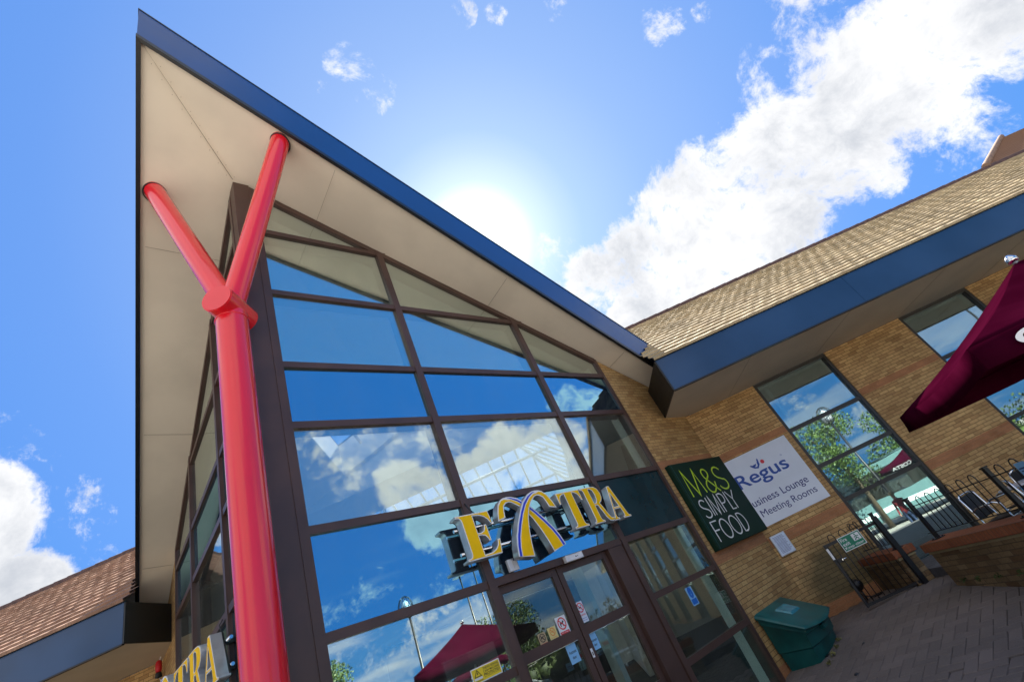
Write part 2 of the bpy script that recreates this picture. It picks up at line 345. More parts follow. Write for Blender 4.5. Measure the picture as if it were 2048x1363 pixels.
_b = M['red'].node_tree; _p = _b.nodes['Principled BSDF']; _l = _p.inputs['Base Color'].links[0].from_socket
_cd = N(_b,'ShaderNodeTexCoord'); _mp = N(_b,'ShaderNodeMapping'); _mp.inputs['Scale'].default_value = (9,9,3.2); lk(_b, _cd.outputs['Object'], _mp.inputs['Vector'])
_v = N(_b,'ShaderNodeTexNoise'); _v.inputs['Scale'].default_value = 2.4; _v.inputs['Detail'].default_value = 8; _v.inputs['Roughness'].default_value = .7; lk(_b, _mp.outputs[0], _v.inputs['Vector'])
lk(_b, mixc(_b, smooth(_b, _v.outputs['Fac'], .70, .76, 0, .55), _l, (.85,.25,.22)), _p.inputs['Base Color'])
M['fascia'] = plain('blue_fascia_metal', (.002,.052,.21), .36, spec=.35, noise=.06, scale=1.3, coat=.12)
M['fascia_wing'] = plain('slate_blue_fascia_metal', (.014,.052,.135), .34, noise=.12, scale=.8, coat=.25)
M['fasciacap'] = plain('dark_end_panel', (.012,.014,.014), .5)
M['trim'] = plain('black_trim', (.010,.011,.014), .4)
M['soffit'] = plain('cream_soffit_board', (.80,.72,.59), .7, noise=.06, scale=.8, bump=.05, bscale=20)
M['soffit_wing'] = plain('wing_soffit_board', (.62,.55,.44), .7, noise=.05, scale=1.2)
M['tile_red'] = bricks('reddish_roof_tile', [(.33,.19,.13),(.38,.22,.15),(.42,.26,.18),(.35,.20,.14)], (.30,.18,.12), bw=.30, bh=.33, ms=.001, stain=.28, rough=.85)
M['tile'] = bricks('brown_roof_tile', [(.50,.38,.22),(.55,.43,.26),(.60,.47,.29),(.52,.39,.23)], (.46,.35,.20), bw=.30, bh=.33, ms=.001, stain=.30, rough=.85)
M['joint'] = plain('board_joint_shadow_gap', (.28,.23,.17), .8)
M['ridge'] = plain('ridge_tile_clay', (.12,.065,.055), .8, noise=.25, scale=8)
M['ridgepale'] = plain('hip_tile_clay', (.32,.2,.13), .85, noise=.25, scale=8)
M['entryglass'] = glass('entry_door_glass', .06, (.85,.95,.92), (.84,.92,.88), dust=.02)
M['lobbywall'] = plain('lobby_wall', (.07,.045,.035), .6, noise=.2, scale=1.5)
M['glass_clear'] = glass('clear_glass', .36, (.86,.97,.95), (.90,.96,.96))
M['glass'] = glass('reflective_glass', .52, (.86,.97,.92), (.84,.92,.90))
M['spandrel'] = glass('spandrel_glass', .56, (.42,.84,1.0), None, (.004,.02,.05))
M['doorglass'] = glass('door_glass', .36, (.78,.92,.90), (.82,.93,.93))
M['greenpanel'] = plain('dark_green_panel', (.006,.035,.045), .18, noise=.15, scale=2)
M['steel'] = plain('brushed_steel', (.58,.60,.64), .34, metal=.55, noise=.12, scale=5)
M['chrome'] = plain('chrome', (.75,.76,.78), .12, metal=1, noise=.03)
M['yellow'] = plain('yellow_letter_face', (.97,.57,.003), .6, spec=.15, noise=.03)
M['white'] = plain('white_plastic', (.80,.80,.80), .4, noise=.03)
M['bluestripe'] = plain('blue_letter_stripe', (.006,.035,.62), .35, noise=.03)
M['blackboot'] = plain('black_letter_back', (.012,.012,.013), .5)
M['msgreen'] = plain('deep_green_sign', (.003,.024,.013), .55, spec=.25, noise=.1, scale=2)
M['lime'] = plain('lime_lettering', (.52,.72,.02), .4, noise=.02)
M['rgwhite'] = plain('white_sign_panel', (.70,.73,.80), .4, noise=.03, scale=2)
M['rgblue'] = plain('blue_lettering', (.012,.06,.32), .4, noise=.02)
M['navy'] = plain('navy_lettering', (.016,.018,.16), .4, noise=.02)
M['dotred'] = plain('red_dot', (.62,.015,.03), .4, noise=.02)
M['black'] = plain('black_metal', (.008,.008,.010), .38, noise=.1)
M['bin'] = plain('green_moulded_plastic', (.004,.085,.078), .42, noise=.14, scale=5, bump=.12, bscale=30)
M['binlid'] = plain('green_lid_plastic', (.004,.10,.098), .38, noise=.12, scale=5, bump=.1, bscale=30)
_mm = bpy.data.materials.new('maroon_canvas_cloth'); _mm.use_nodes = True; _t = _mm.node_tree; _t.nodes.clear()
_d = N(_t,'ShaderNodeBsdfDiffuse'); _d.inputs['Roughness'].default_value = .6; _n = N(_t,'ShaderNodeTexNoise'); _n.inputs['Scale'].default_value = 2.2; _n.inputs['Detail'].default_value = 6
_c = N(_t,'ShaderNodeTexCoord'); lk(_t, _c.outputs['Object'], _n.inputs['Vector']); lk(_t, mixc(_t, smooth(_t, _n.outputs['Fac'], .3, .7), (.030,.0012,.009), (.044,.0025,.014)), _d.inputs['Color'])
_o = N(_t,'ShaderNodeOutputMaterial'); lk(_t, _d.outputs[0], _o.inputs['Surface']); M['maroon'] = _mm
M['asphalt'] = plain('asphalt', (.30,.285,.26), .9, noise=.2, scale=2, bump=.3, bscale=80)
M['kerb'] = plain('concrete_kerb', (.33,.31,.28), .85, noise=.15)
M['paintwhite'] = plain('road_paint', (.7,.7,.68), .8)
M['interior'] = plain('interior_wall', (.72,.71,.68), .8, noise=.03)
M['lanternbar'] = plain('lantern_bar_paint', (.30,.36,.42), .5, noise=.03)
M['intdark'] = plain('interior_floor', (.42,.40,.36), .4, noise=.1)
M['intpost'] = plain('interior_post_paint', (.72,.83,.86), .4, noise=.03)
M['fire'] = plain('safety_green', (.004,.20,.11), .4, noise=.03)
M['skyblue'] = plain('pale_blue_sticker', (.25,.52,.80), .5, noise=.03)
M['signblue'] = plain('mandatory_blue', (.01,.14,.55), .45, noise=.03)
M['warnyellow'] = plain('warning_yellow', (.85,.62,.02), .45, noise=.03)
M['cream'] = plain('cream_sticker', (.75,.62,.25), .5, noise=.04)
M['tan'] = plain('tan_sticker', (.48,.36,.20), .5, noise=.04)
M['signred'] = plain('prohibition_red', (.65,.01,.02), .45, noise=.03)
M['orange'] = plain('orange_ring', (.75,.25,.03), .45, noise=.03)
M['ink'] = plain('black_ink', (.015,.015,.018), .5, noise=.02)
M['paper'] = plain('notice_paper', (.62,.70,.85), .5, noise=.05, scale=12)
M['wicker'] = plain('black_woven_seat', (.012,.011,.010), .55, noise=.3, scale=40, bump=.6, bscale=90)
M['bark'] = plain('tree_bark', (.10,.075,.05), .9, noise=.3, scale=20, bump=.6, bscale=40)
M['rubber'] = plain('tyre_rubber', (.015,.015,.015), .8)
M['darkglass'] = glass('vehicle_glass', .25, (.9,.95,.95), None, (.01,.014,.014))
def leafmat(name, c1, c2):
    mt, t, b = mat(name); b.inputs['Roughness'].default_value = .6
    oi = N(t,'ShaderNodeTexCoord'); nn = N(t,'ShaderNodeTexNoise'); nn.inputs['Scale'].default_value = 1.6; nn.inputs['Detail'].default_value = 4; lk(t, oi.outputs['Object'], nn.inputs['Vector'])
    lk(t, mixc(t, smooth(t, nn.outputs['Fac'], .35, .65), c1, c2), b.inputs['Base Color'])
    return mt
M['leaf'] = leafmat('tree_leaves', (.035,.07,.012), (.10,.17,.03))
M['leaf2'] = leafmat('hedge_leaves', (.03,.06,.012), (.09,.13,.025))
def paint(name, col): return plain(name, col, .25, noise=.03, coat=.8)

# ================================================================ ground
def gz(x): return -.11*min(max(9.4-x,0),3.4)
g = MB(); g.box(-900,900,-900,900,-1.2,-.52)
setting(g.done('car_park_ground', M['asphalt']))
# forecourt base sheet (joint sand), then the laid blocks on it
pm, pt_, pb = mat('paving_block')
at = N(pt_,'ShaderNodeAttribute', attribute_name='tone'); nn = N(pt_,'ShaderNodeTexNoise'); nn.inputs['Scale'].default_value = 1.1; nn.inputs['Detail'].default_value = 6
cdp = N(pt_,'ShaderNodeTexCoord'); lk(pt_, cdp.outputs['Object'], nn.inputs['Vector'])
n3 = N(pt_,'ShaderNodeTexNoise'); n3.inputs['Scale'].default_value = 90; n3.inputs['Detail'].default_value = 5; lk(pt_, cdp.outputs['Object'], n3.inputs['Vector'])
pc = mixc(pt_, at.outputs['Fac'], (.115,.092,.086), (.165,.132,.122))
pc = mixc(pt_, smooth(pt_, nn.outputs['Fac'], .35, .7, 0, .45), pc, (.08,.066,.058))
pc = mixc(pt_, smooth(pt_, n3.outputs['Fac'], .3, .75), pc, mixc(pt_, .35, pc, (.22,.19,.18)))
lk(pt_, pc, pb.inputs['Base Color']); pb.inputs['Roughness'].default_value = .85
bpn = N(pt_,'ShaderNodeBump'); bpn.inputs['Strength'].default_value = .25; bpn.inputs['Distance'].default_value = .004; lk(pt_, n3.outputs['Fac'], bpn.inputs['Height']); lk(pt_, bpn.outputs[0], pb.inputs['Normal'])
sheet = MB()
xs = [-22,-14,-8,-4,0,3,5,6,6.8,7.6,8.4,9,9.4,10,12,15,19,24,30]
for i in range(len(xs)-1):
    for j in range(-22, 30, 2):
        cx_, cy_ = (xs[i]+xs[i+1])/2, j+1
        n_ = -(cx_-WX)*c45-cy_*c45
        if n_ > 10.5: continue
        sheet.add([(xs[i],j,gz(xs[i])-.03),(xs[i+1],j,gz(xs[i+1])-.03),(xs[i+1],j+2,gz(xs[i+1])-.03),(xs[i],j+2,gz(xs[i])-.03)], [(0,1,2,3)])
setting(sheet.done('paving_bed', plain('joint_sand', (.035,.032,.028), .95, noise=.3, scale=9)))
pv = bmesh.new(); tl = pv.faces.layers.float.new('tone_f')
tones = []
def block(x, y, dx, dy):
    z = gz(x+dx/2)+random.uniform(-.0015,.0015); e = .003; f = .007
    o = [(x+e,y+e),(x+dx-e,y+e),(x+dx-e,y+dy-e),(x+e,y+dy-e)]; q = [(x+e+f,y+e+f),(x+dx-e-f,y+e+f),(x+dx-e-f,y+dy-e-f),(x+e+f,y+dy-e-f)]
    tx, ty = random.uniform(-.006,.006), random.uniform(-.006,.006); sl = .11 if 6 < x < 9.4 else 0
    zz = lambda p, d: z-d+(p[0]-x-dx/2)*(sl+tx)+(p[1]-y-dy/2)*ty
    A = [pv.verts.new((*p, zz(p,.022))) for p in o]; B = [pv.verts.new((*p, zz(p,0))) for p in q]; Cc = [pv.verts.new((p[0],p[1], zz(p,.006))) for p in o]
    pv.faces.new(B); tones.append(5+4)
    for k in range(4):
        pv.faces.new((Cc[k],Cc[(k+1)%4],B[(k+1)%4],B[k])); pv.faces.new((A[k],A[(k+1)%4],Cc[(k+1)%4],Cc[k]))
U = .155
for k in range(-90, 150):
    for m_ in range(-60, 60):
        for (cx_, cy_, dx, dy) in ((k,-k+4*m_,2,1),(k+2,-k+4*m_,1,2)):
            x, y = cx_*U, cy_*U
            if not (1 < x < 13 and -7.5 < y < 2): continue
            n_ = -(x+.1-WX)*c45-(y+.1)*c45; t_ = (x+.1-WX)*c45-(y+.1)*c45
            if (y > .0 and n_ < .02) or (n_ < .02 and t_ > 0): continue
            if x < 4 and y < -4.5: continue
            block(x, y, dx*U, dy*U)
me = bpy.data.meshes.new('paving'); pv.to_mesh(me); pv.free()
cl_ = me.color_attributes.new('tone','FLOAT_COLOR','CORNER')
import itertools
vals = []
for nf in tones:
    v = random.random(); vals += [v]*nf
arr = []
for p, v in zip(me.polygons, vals): arr += [v,v,v,1]*p.loop_total
cl_.data.foreach_set('color', arr); me.materials.append(pm)
paving = bpy.data.objects.new('block_paving', me); COL.objects.link(paving); setting(paving)
kb = MB(FWR); kb.box(-34,16,10.4,10.55,-.6,-.36)
setting(kb.done('forecourt_kerb', M['kerb']))

# ================================================================ entrance pavilion
pav = thing('entrance_pavilion', 'tall glazed corner entrance with pointed blue edged canopy roof and brown framed panes', 'building')
m0, m1, m2, m3 = .2903, 2.3919, 5.1174, 7.1728
Z1,Z2,Z3,Z4,Z5,Z6 = 8.6809,7.2637,5.8859,4.9284,3.5787,2.4918
zs = lambda x, y: (H0-SL*x+QS*y) if x >= y else (H0-SL*y+QS*x)
def P2(x, y, sw): return (y, x) if sw else (x, y)
def prow(t): return (-AP+t*math.cos(PH), -AP+t*math.sin(PH))
TE = 10.46
prnd = random.Random(21)
def tilted(mb, poly):
    """one pane, set a hair out of true like real glazing"""
    ta, tc_ = prnd.uniform(-.0022,.0022), prnd.uniform(-.0022,.0022); ac = sum(p[0] for p in poly)/len(poly); cc = sum(p[1] for p in poly)/len(poly)
    n = len(poly); f = lambda p, b: (p[0], b+(p[0]-ac)*ta+(p[1]-cc)*tc_, p[1])
    mb.add([f(p,-.028) for p in poly]+[f(p,-.010) for p in poly], [tuple(range(n)), tuple(range(2*n-1,n-1,-1))]+[(i,(i+1)%n,n+(i+1)%n,n+i) for i in range(n)])
    return mb
for sw, F in ((False, FR), (True, FL)):
    pier = MB(F); top = lambda a: H0-SL*a-.01
    pier.prism([(m3+.045,-.6),(WX,-.6),(WX,top(WX)),(m3+.045,top(m3+.045))], -.34, 0)
    pier.done('brick_pier', M['brick'], pav)
    for c0, c1 in ((3.515,3.70),(1.60,1.80)):
        MB(F).box(m3+.047, WX-.001, -.02, .004, c0, c1).done('red_brick_band', M['redbrick'], pav)
    MB(F).box(m3+.047, WX-.001, -.02, .004, -.6, -.07).done('red_brick_plinth', M['redbrick'], pav)
    # corner and edge framing
    for a in (m1, m2):
        MB(F).prism([(a-.06,-.55),(a+.06,-.55),(a+.06,top(a+.06)-.02),(a-.06,top(a-.06)-.02)], -.24, .045).done('mullion', M['frame'], pav)
    MB(F).prism([(m0-.075,-.55),(m0+.035,-.55),(m0+.035,top(m0)-.03),(m0-.075,top(m0)-.03)], -.24, .04).done('mullion', M['frame'], pav)
    MB(F).prism([(m3-.045,-.55),(m3+.043,-.55),(m3+.043,top(m3+.04)-.02),(m3-.045,top(m3-.04)-.02)], -.24, .035).done('mullion', M['frame'], pav)
    MB(F).box(m3-.055, m3-.047, -.36, -.18, -.4, top(m3)-.1).done('inner_reveal', M['intpost'], pav)
    for z, a1 in ((Z1,(H0-Z1)/SL),(Z2,(H0-Z2)/SL),(Z3,m3),(Z4,m3),(Z5,m3),(Z6,m3)):
        MB(F).box(m0+.036, min(a1,m3)-.05, -.22, .030, z-.048, z+.048).done('transom', M['frame'], pav)
    MB(F).prism([(m0-.07,top(m0-.07)-.13),(m3,top(m3)-.13),(m3,top(m3)-.005),(m0-.07,top(m0-.07)-.005)], -.32, .033).done('head_rail', M['frame'], pav)
    cols = [(m0+.03,m1-.05),(m1+.05,m2-.05),(m2+.05,m3-.04)]
    rows = [(Z1,11),(Z2,Z1),(Z3,Z2),(Z4,Z3),(Z5,Z4),(Z6,Z5)]
    for i, (a0, a1) in enumerate(cols):
        for j, (c0, c1) in enumerate(rows):
            poly = clip([(a0,c0+.04),(a1,c0+.04),(a1,c1-.04),(a0,c1-.04)], H0-.10, SL)
            if len(poly) < 3: continue
            sp = j == 3 or j == 5
            mm = M['greenpanel'] if (j == 5 and i == 2) else (M['spandrel'] if sp else (M['glass_clear'] if j == 4 else M['glass']))
            tilted(MB(F), poly).done('spandrel_panel' if sp else 'glass_pane', mm, pav)
            if sp and not (j == 5 and i == 2):
                MB(F).prism(poly, -.16, -.13).done('backing_board', M['ink'], pav)
    # lower rows: shop front beside the doors
    for (a0, a1), zz in ((cols[0],(Z6,1.54,.62,-.42)),(cols[2],(Z6,1.60,.68,-.42))):
        for q in range(3):
            MB(F).box(a0,a1,-.024,-.006,zz[q+1]+.03,zz[q]-.03).done('glass_pane', M['entryglass'] if a0 > 3 else M['glass'], pav)
            MB(F).box(a0+.005,a1-.005,-.10,.028,zz[q+1]-.045,zz[q+1]+.045).done('transom', M['frame'], pav)
    # sliding doors between the two middle mullions
    for (a0, a1) in ((2.452,3.555),(3.575,4.68)):
        d = MB(F)
        d.box(a0,a0+.095,-.11,-.05,-.40,Z6-.05); d.box(a1-.095,a1,-.11,-.05,-.40,Z6-.05)
        d.box(a0+.096,a1-.096,-.108,-.052,Z6-.14,Z6-.052); d.box(a0+.096,a1-.096,-.108,-.052,1.545,1.665); d.box(a0+.096,a1-.096,-.108,-.052,.62,.70); d.box(a0+.096,a1-.096,-.108,-.052,-.40,-.22)
        door = d.done('sliding_door', M['frame'], pav)
        for c0, c1 in ((1.665,Z6-.14),(.70,1.545),(-.22,.62)):
            MB(F).box(a0+.09,a1-.09,-.086,-.074,c0-.005,c1+.005).done('door_pane', M['entryglass'], door)
        if not sw:
            MB(F).box(a0+.102,a1-.102,-.05,-.046,1.538,1.544).done('glazing_bead', M['chrome'], door)
    MB(F).box(4.69,m2-.07,-.14,.02,-.45,Z6-.05).done('door_jamb', M['frame'], pav)
    # soffit, roof edge and trims
    q0, q1 = prow(0), prow(TE)
    plan = [(-AP+.03,-AP+.03),(q1[0],q1[1]+.03),(WX+.1,0),(WX+.1,.35),(.35,.35)]
    sf = MB(); sf.slab([(*P2(x,y,sw), zs(x,y)+.02) for x, y in plan], -.05)
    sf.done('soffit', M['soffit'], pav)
    # fascia board
    fa = MB(); ins = .06
    nx, ny = math.sin(PH), -math.cos(PH)
    pts = []
    for t, ii in ((0,0),(TE,0),(TE,1),(0,1)):
        x, y = prow(t); x -= nx*ins*ii; y -= ny*ins*ii
        if ii and t == 0: x, y = -AP+ins*1.05, -AP+ins*1.05
        pts.append((x,y))
    lo = [(*P2(x,y,sw), zs(*prow(t))) for (x,y), t in zip(pts,(0,TE,TE,0))]
    hi = [(p[0],p[1],p[2]+FH) for p in lo]
    fa.add(lo+hi, [(0,1,2,3),(4,5,6,7),(0,1,5,4),(1,2,6,5),(2,3,7,6),(3,0,4,7)])
    fa.done('fascia', M['fascia'], pav)
    for dz0, dz1, pr in ((-.035,.055,.012),(FH-.012,FH+.022,.010)):
        tr = MB(); L = []
        for t, o_ in ((-.0,pr),(TE,pr),(TE,-.05),(.06,-.05)):
            x, y = prow(t); b_ = zs(x,y); x += nx*o_; y += ny*o_
            if t <= 0: x, y = -AP-pr, -AP-pr
            L.append((*P2(x,y,sw), b_))
        tr.add([(p[0],p[1],p[2]+dz0) for p in L]+[(p[0],p[1],p[2]+dz1) for p in L], [(0,1,2,3),(4,5,6,7),(0,1,5,4),(1,2,6,5),(2,3,7,6),(3,0,4,7)])
        tr.done('fascia_trim', M['trim'], pav)
    # roof deck above
    dq = lambda q, p: ((q+p)*c45, (q-p)*c45)
    nq0, nq1, np_ = 4.75, 6.45, 1.7
    notch = [dq(nq1,.0),dq(nq1,np_),dq(nq0,np_),dq(nq0,.0)]
    rd = MB(); rp = [(-AP+.08,-AP+.08),(q1[0],q1[1]+.08),(WX-.3,.9),(4.9,4.9)]+notch
    ic = MB(); ic.slab([(*P2(x,y,sw), zs(x,y)+.03) for x, y in [(.36,.36),(WX-.4,.36),(4.82,4.82)]+notch], -.03); ic.done('inner_ceiling', M['interior'], pav)
    kb_ = MB()
    for (xa,ya),(xb,yb) in zip(notch, notch[1:]):
        A_ = [(*P2(xa,ya,sw), zs(xa,ya)+.05),(*P2(xb,yb,sw), zs(xb,yb)+.05),(*P2(xb,yb,sw), zs(xb,yb)+FH-.1),(*P2(xa,ya,sw), zs(xa,ya)+FH-.1)]; kb_.add(A_, [(0,1,2,3)])
    kb_.done('rooflight_upstand', M['interior'], pav, recalc=False)
    for p_ in (.0,.55,1.1):
        (xa,ya),(xb,yb) = dq(nq0,p_),dq(nq1,p_)
        if not (sw and p_ == 0): MB().tube([(*P2(xa,ya,sw), zs(xa,ya)+.5),(*P2(xb,yb,sw), zs(xb,yb)+.5)], .045, 6).done('rooflight_bar', M['white'], pav)
    rd.slab([(*P2(x,y,sw), zs(x,y)+FH-.06) for x, y in rp], .05); rd.done('roof_deck', M['trim'], pav)
    # fine board joints on the soffit
    for x0 in (1.3,4.6,7.6):
        y1 = prow(x0+AP)[1]+.12
        J = [(x0,-.03),(x0,y1),(x0+.0035,y1),(x0+.0035,-.03)]
        jb = MB(); jb.slab([(*P2(x,y,sw), zs(x,y)-.0025-.028) for x, y in J], -.004); jb.done('board_joint', M['joint'], pav)
MB().prism([(-.03,-.03),(.215,-.03),(.215,.215),(-.03,.215)], -.55, H0-.09, axis='c').done('corner_post', M['frame'], pav)
cj = MB(); cj.slab([(-AP+.1,-AP+.092,zs(-AP+.1,-AP+.1)-.031),(-AP+.108,-AP+.1,zs(-AP+.1,-AP+.1)-.031),(-.02,-.028,zs(-.03,-.03)-.031),(-.028,-.02,zs(-.03,-.03)-.031)], -.004)
for k in range(9):
    for o_ in (-.05,.06):
        x_ = -AP+.25+k*.145
        cj.tube([(x_+o_,x_-o_*.2,zs(max(x_+o_,x_-o_*.2),min(x_+o_,x_-o_*.2))-.036),(x_+o_,x_-o_*.2,zs(max(x_+o_,x_-o_*.2),min(x_+o_,x_-o_*.2))-.02)], .0035, 6)
cj.done('soffit_joint', M['joint'], pav)
lo_ = MB(FR); lo_.box(m1-.02,m3-.02,-3.3,-.30,2.62,2.68); lo_.done('lobby_ceiling', M['soffit'], pav)
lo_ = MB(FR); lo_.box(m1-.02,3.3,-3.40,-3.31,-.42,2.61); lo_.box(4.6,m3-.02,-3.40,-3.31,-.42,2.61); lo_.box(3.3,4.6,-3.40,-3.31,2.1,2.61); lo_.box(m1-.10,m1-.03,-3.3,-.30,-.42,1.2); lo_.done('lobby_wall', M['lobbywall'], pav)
lo_ = MB(FR); lo_.box(5.3,5.42,-1.6,-1.4,-.42,2.61); lo_.done('lobby_post', M['intpost'], pav)
lo_ = MB(FR); lo_.box(3.3,4.5,-1.25,-1.13,2.38,2.61); lo_.done('door_gear_box', M['frame'], pav)
# inside: floor, hall ceiling with a glazed roof lantern, walls
T0 = -WX*c45
fl = MB(FWR); fl.box(T0-9,T0+9,-12,.0,-.5,-.42); fl.prism([(T0-6.3,0),(T0+6.3,0),(T0,6.3)], -.5,-.42,axis='c'); fl.done('hall_floor', M['intdark'], pav)
ZC = 6.4
cb0, cb1, ca0, ca1 = -1.75, -8.6, T0-4.2, T0+4.0
ce = MB(FWR)
ce.box(T0-9,T0+9,cb0,.1,ZC,ZC+.08); ce.box(T0-9,T0+9,-12,cb1,ZC,ZC+.08); ce.box(T0-9,ca0,cb1,cb0,ZC,ZC+.08); ce.box(ca1,T0+9,cb1,cb0,ZC,ZC+.08)
ce.box(T0-4,T0+4,.1,.16,ZC,7.5)
ce.done('hall_ceiling', M['interior'], pav)
bw_ = MB(FWR); bw_.box(T0-9,T0+9,-12.1,-12,-.5,ZC); bw_.box(T0-9.1,T0-9,-12,-.4,-.5,ZC); bw_.box(T0+9,T0+9.1,-12,-.4,-.5,ZC); bw_.box(T0-3.2,T0-3.0,-12,-5.5,-.4,3.2); bw_.box(T0+3.4,T0+3.6,-12,-4.5,-.4,3.2)
bw_.done('hall_wall', M['interior'], pav)
lan = MB(FWR); RZ = ZC+1.75; rb_ = (cb0+cb1)/2; r0, r1 = ca0+1.6, ca1-1.6
for p, q in (((ca0,cb0,ZC+.1),(r0,rb_,RZ)),((ca0,cb1,ZC+.1),(r0,rb_,RZ)),((ca1,cb0,ZC+.1),(r1,rb_,RZ)),((ca1,cb1,ZC+.1),(r1,rb_,RZ)),((r0,rb_,RZ),(r1,rb_,RZ)),((ca0,cb0,ZC+.1),(ca1,cb0,ZC+.1)),((ca1,cb0,ZC+.1),(ca1,cb1,ZC+.1)),((ca1,cb1,ZC+.1),(ca0,cb1,ZC+.1)),((ca0,cb1,ZC+.1),(ca0,cb0,ZC+.1))):
    lan.tube([p,q], .075, 8)
lantern = lan.done('roof_lantern', M['lanternbar'], pav)
rf = MB(FWR); k = ca0+.55
while k < ca1-.3:
    f = min(1, (k-ca0)/(r0-ca0), (ca1-k)/(ca1-r1)); zt = ZC+.1+(RZ-ZC-.1)*f
    rf.tube([(k,cb0,ZC+.1),(k,cb0+(rb_-cb0)*f,zt)], .04, 6); rf.tube([(k,cb1,ZC+.1),(k,cb1+(rb_-cb1)*f,zt)], .04, 6); k += .55
k = cb1+.6
while k < cb0-.3:
    f = min((k-cb1)/(rb_-cb1), (cb0-k)/(cb0-rb_)) ; zt = ZC+.1+(RZ-ZC-.1)*f
    rf.tube([(ca0,k,ZC+.1),(ca0+(r0-ca0)*f,k,zt)], .04, 6); rf.tube([(ca1,k,ZC+.1),(ca1+(r1-ca1)*f,k,zt)], .04, 6); k += .6
rf.done('lantern_bars', M['lanternbar'], lantern)
tie = MB(FWR)
for q in (-3.6,-6.8): tie.tube([(ca0+.5,q,ZC+.25),(ca1-.5,q,ZC+.25)], .05, 8)
tie.done('lantern_tie', M['lanternbar'], lantern)

# ================================================================ red forked column
cx0 = -.30
col = thing('forked_column', 'tall red gloss steel column with two branching arms under the canopy point', 'column', (cx0,cx0,-.40))
MB().tube([(cx0,cx0,-.40),(cx0,cx0,6.42)], .187, 48).done('shaft', M['red'], col, smooth=40)
hz = 6.53
MB().tube([(cx0+.190*math.cos(2*math.pi*k/40),cx0+.190*math.sin(2*math.pi*k/40),6.33) for k in range(41)], .008, 6, cap=False).done('weld_bead', M['red'], col, smooth=60)
MB().tube([(cx0-.19,cx0-.19,hz-.0),(cx0+.19,cx0+.19,hz)], .197, 48).done('hub', M['red'], col, smooth=40)
hd = MB(); hd.tube([(cx0-.201,cx0-.201,hz),(cx0-.1905,cx0-.1905,hz)], .188, 48); hd.done('hub_cap', M['red'], col, smooth=40)
for tip in ((.473,-1.066),(-1.066,.473)):
    zt = zs(max(tip),min(tip))
    v = Vector((tip[0],tip[1],zt))-Vector((cx0,cx0,hz)); v.normalize()
    e = Vector((tip[0],tip[1],zt))+v*.12
    s_ = Vector((cx0,cx0,hz))+v*.12
    MB().tube([tuple(s_),tuple(e)], .150, 40).done('branch', M['red'], col, smooth=40)
    n_ = Vector((SL,-QS,1)).normalized() if tip[0] > tip[1] else Vector((-QS,SL,1)).normalized()
    # dark ring where the arm enters the soffit
    x_ = v.orthogonal().normalized(); y_ = v.cross(x_); P = []
    for k in range(41):
        d0 = x_*math.cos(2*math.pi*k/40)*.156+y_*math.sin(2*math.pi*k/40)*.156; o_ = Vector((tip[0],tip[1],zt-.03))+d0
        P.append(tuple(o_-v*(d0.dot(n_)/v.dot(n_))))
    MB().tube(P, .011, 6, cap=False).done('soffit_collar', M['trim'], col)

# ================================================================ wings
def roof_courses(mb, F, t0, t1, b0, c0, pitch, n, gauge=.33):
    cp, sp = math.cos(math.radians(pitch)), math.sin(math.radians(pitch)); st_ = .11
    N_ = int((t1-t0)/st_)
    L = mb.bm.loops.layers.uv.verify()
    for k in range(n):
        s0, s1 = k*gauge, (k+1)*gauge+.03
        row = []
        for i in range(N_+1):
            t = t0+i*st_; wv = .004*math.sin(i*2.1+k*1.7)+random.uniform(-.004,.004)
            h = .058+wv
            row.append([mb.bm.verts.new(F.P(t, b0-(s0*cp)+sp*0-(-h*sp), c0+s0*sp+h*cp)), mb.bm.verts.new(F.P(t, b0-s1*cp+.006*sp, c0+s1*sp+.006*cp)), mb.bm.verts.new(F.P(t, b0-s0*cp+h*sp-.02, c0+s0*sp-.01))])
        for i in range(N_):
            pc = F.P(t0+i*st_, b0-s0*cp, c0); xx, yy = max(pc.x,pc.y), min(pc.x,pc.y)
            if yy > -AP+(xx+AP)*math.tan(PH)-.0 and xx < prow(TE)[0]-.22 and t0 < 0 and i*st_ < 3.2: continue
            f1 = mb.bm.faces.new((row[i][0],row[i+1][0],row[i+1][1],row[i][1])); f2 = mb.bm.faces.new((row[i][2],row[i+1][2],row[i+1][0],row[i][0]))
            for f, v0, v1 in ((f1,s0,s0+.32),(f2,s0+.02,s0+.02)):
                for lp, (tt, vv) in zip(f.loops, ((i,v0),(i+1,v0),(i+1,v1),(i,v1))): lp[L].uv = (tt*st_+ (k%2)*.15, vv)
    return mb
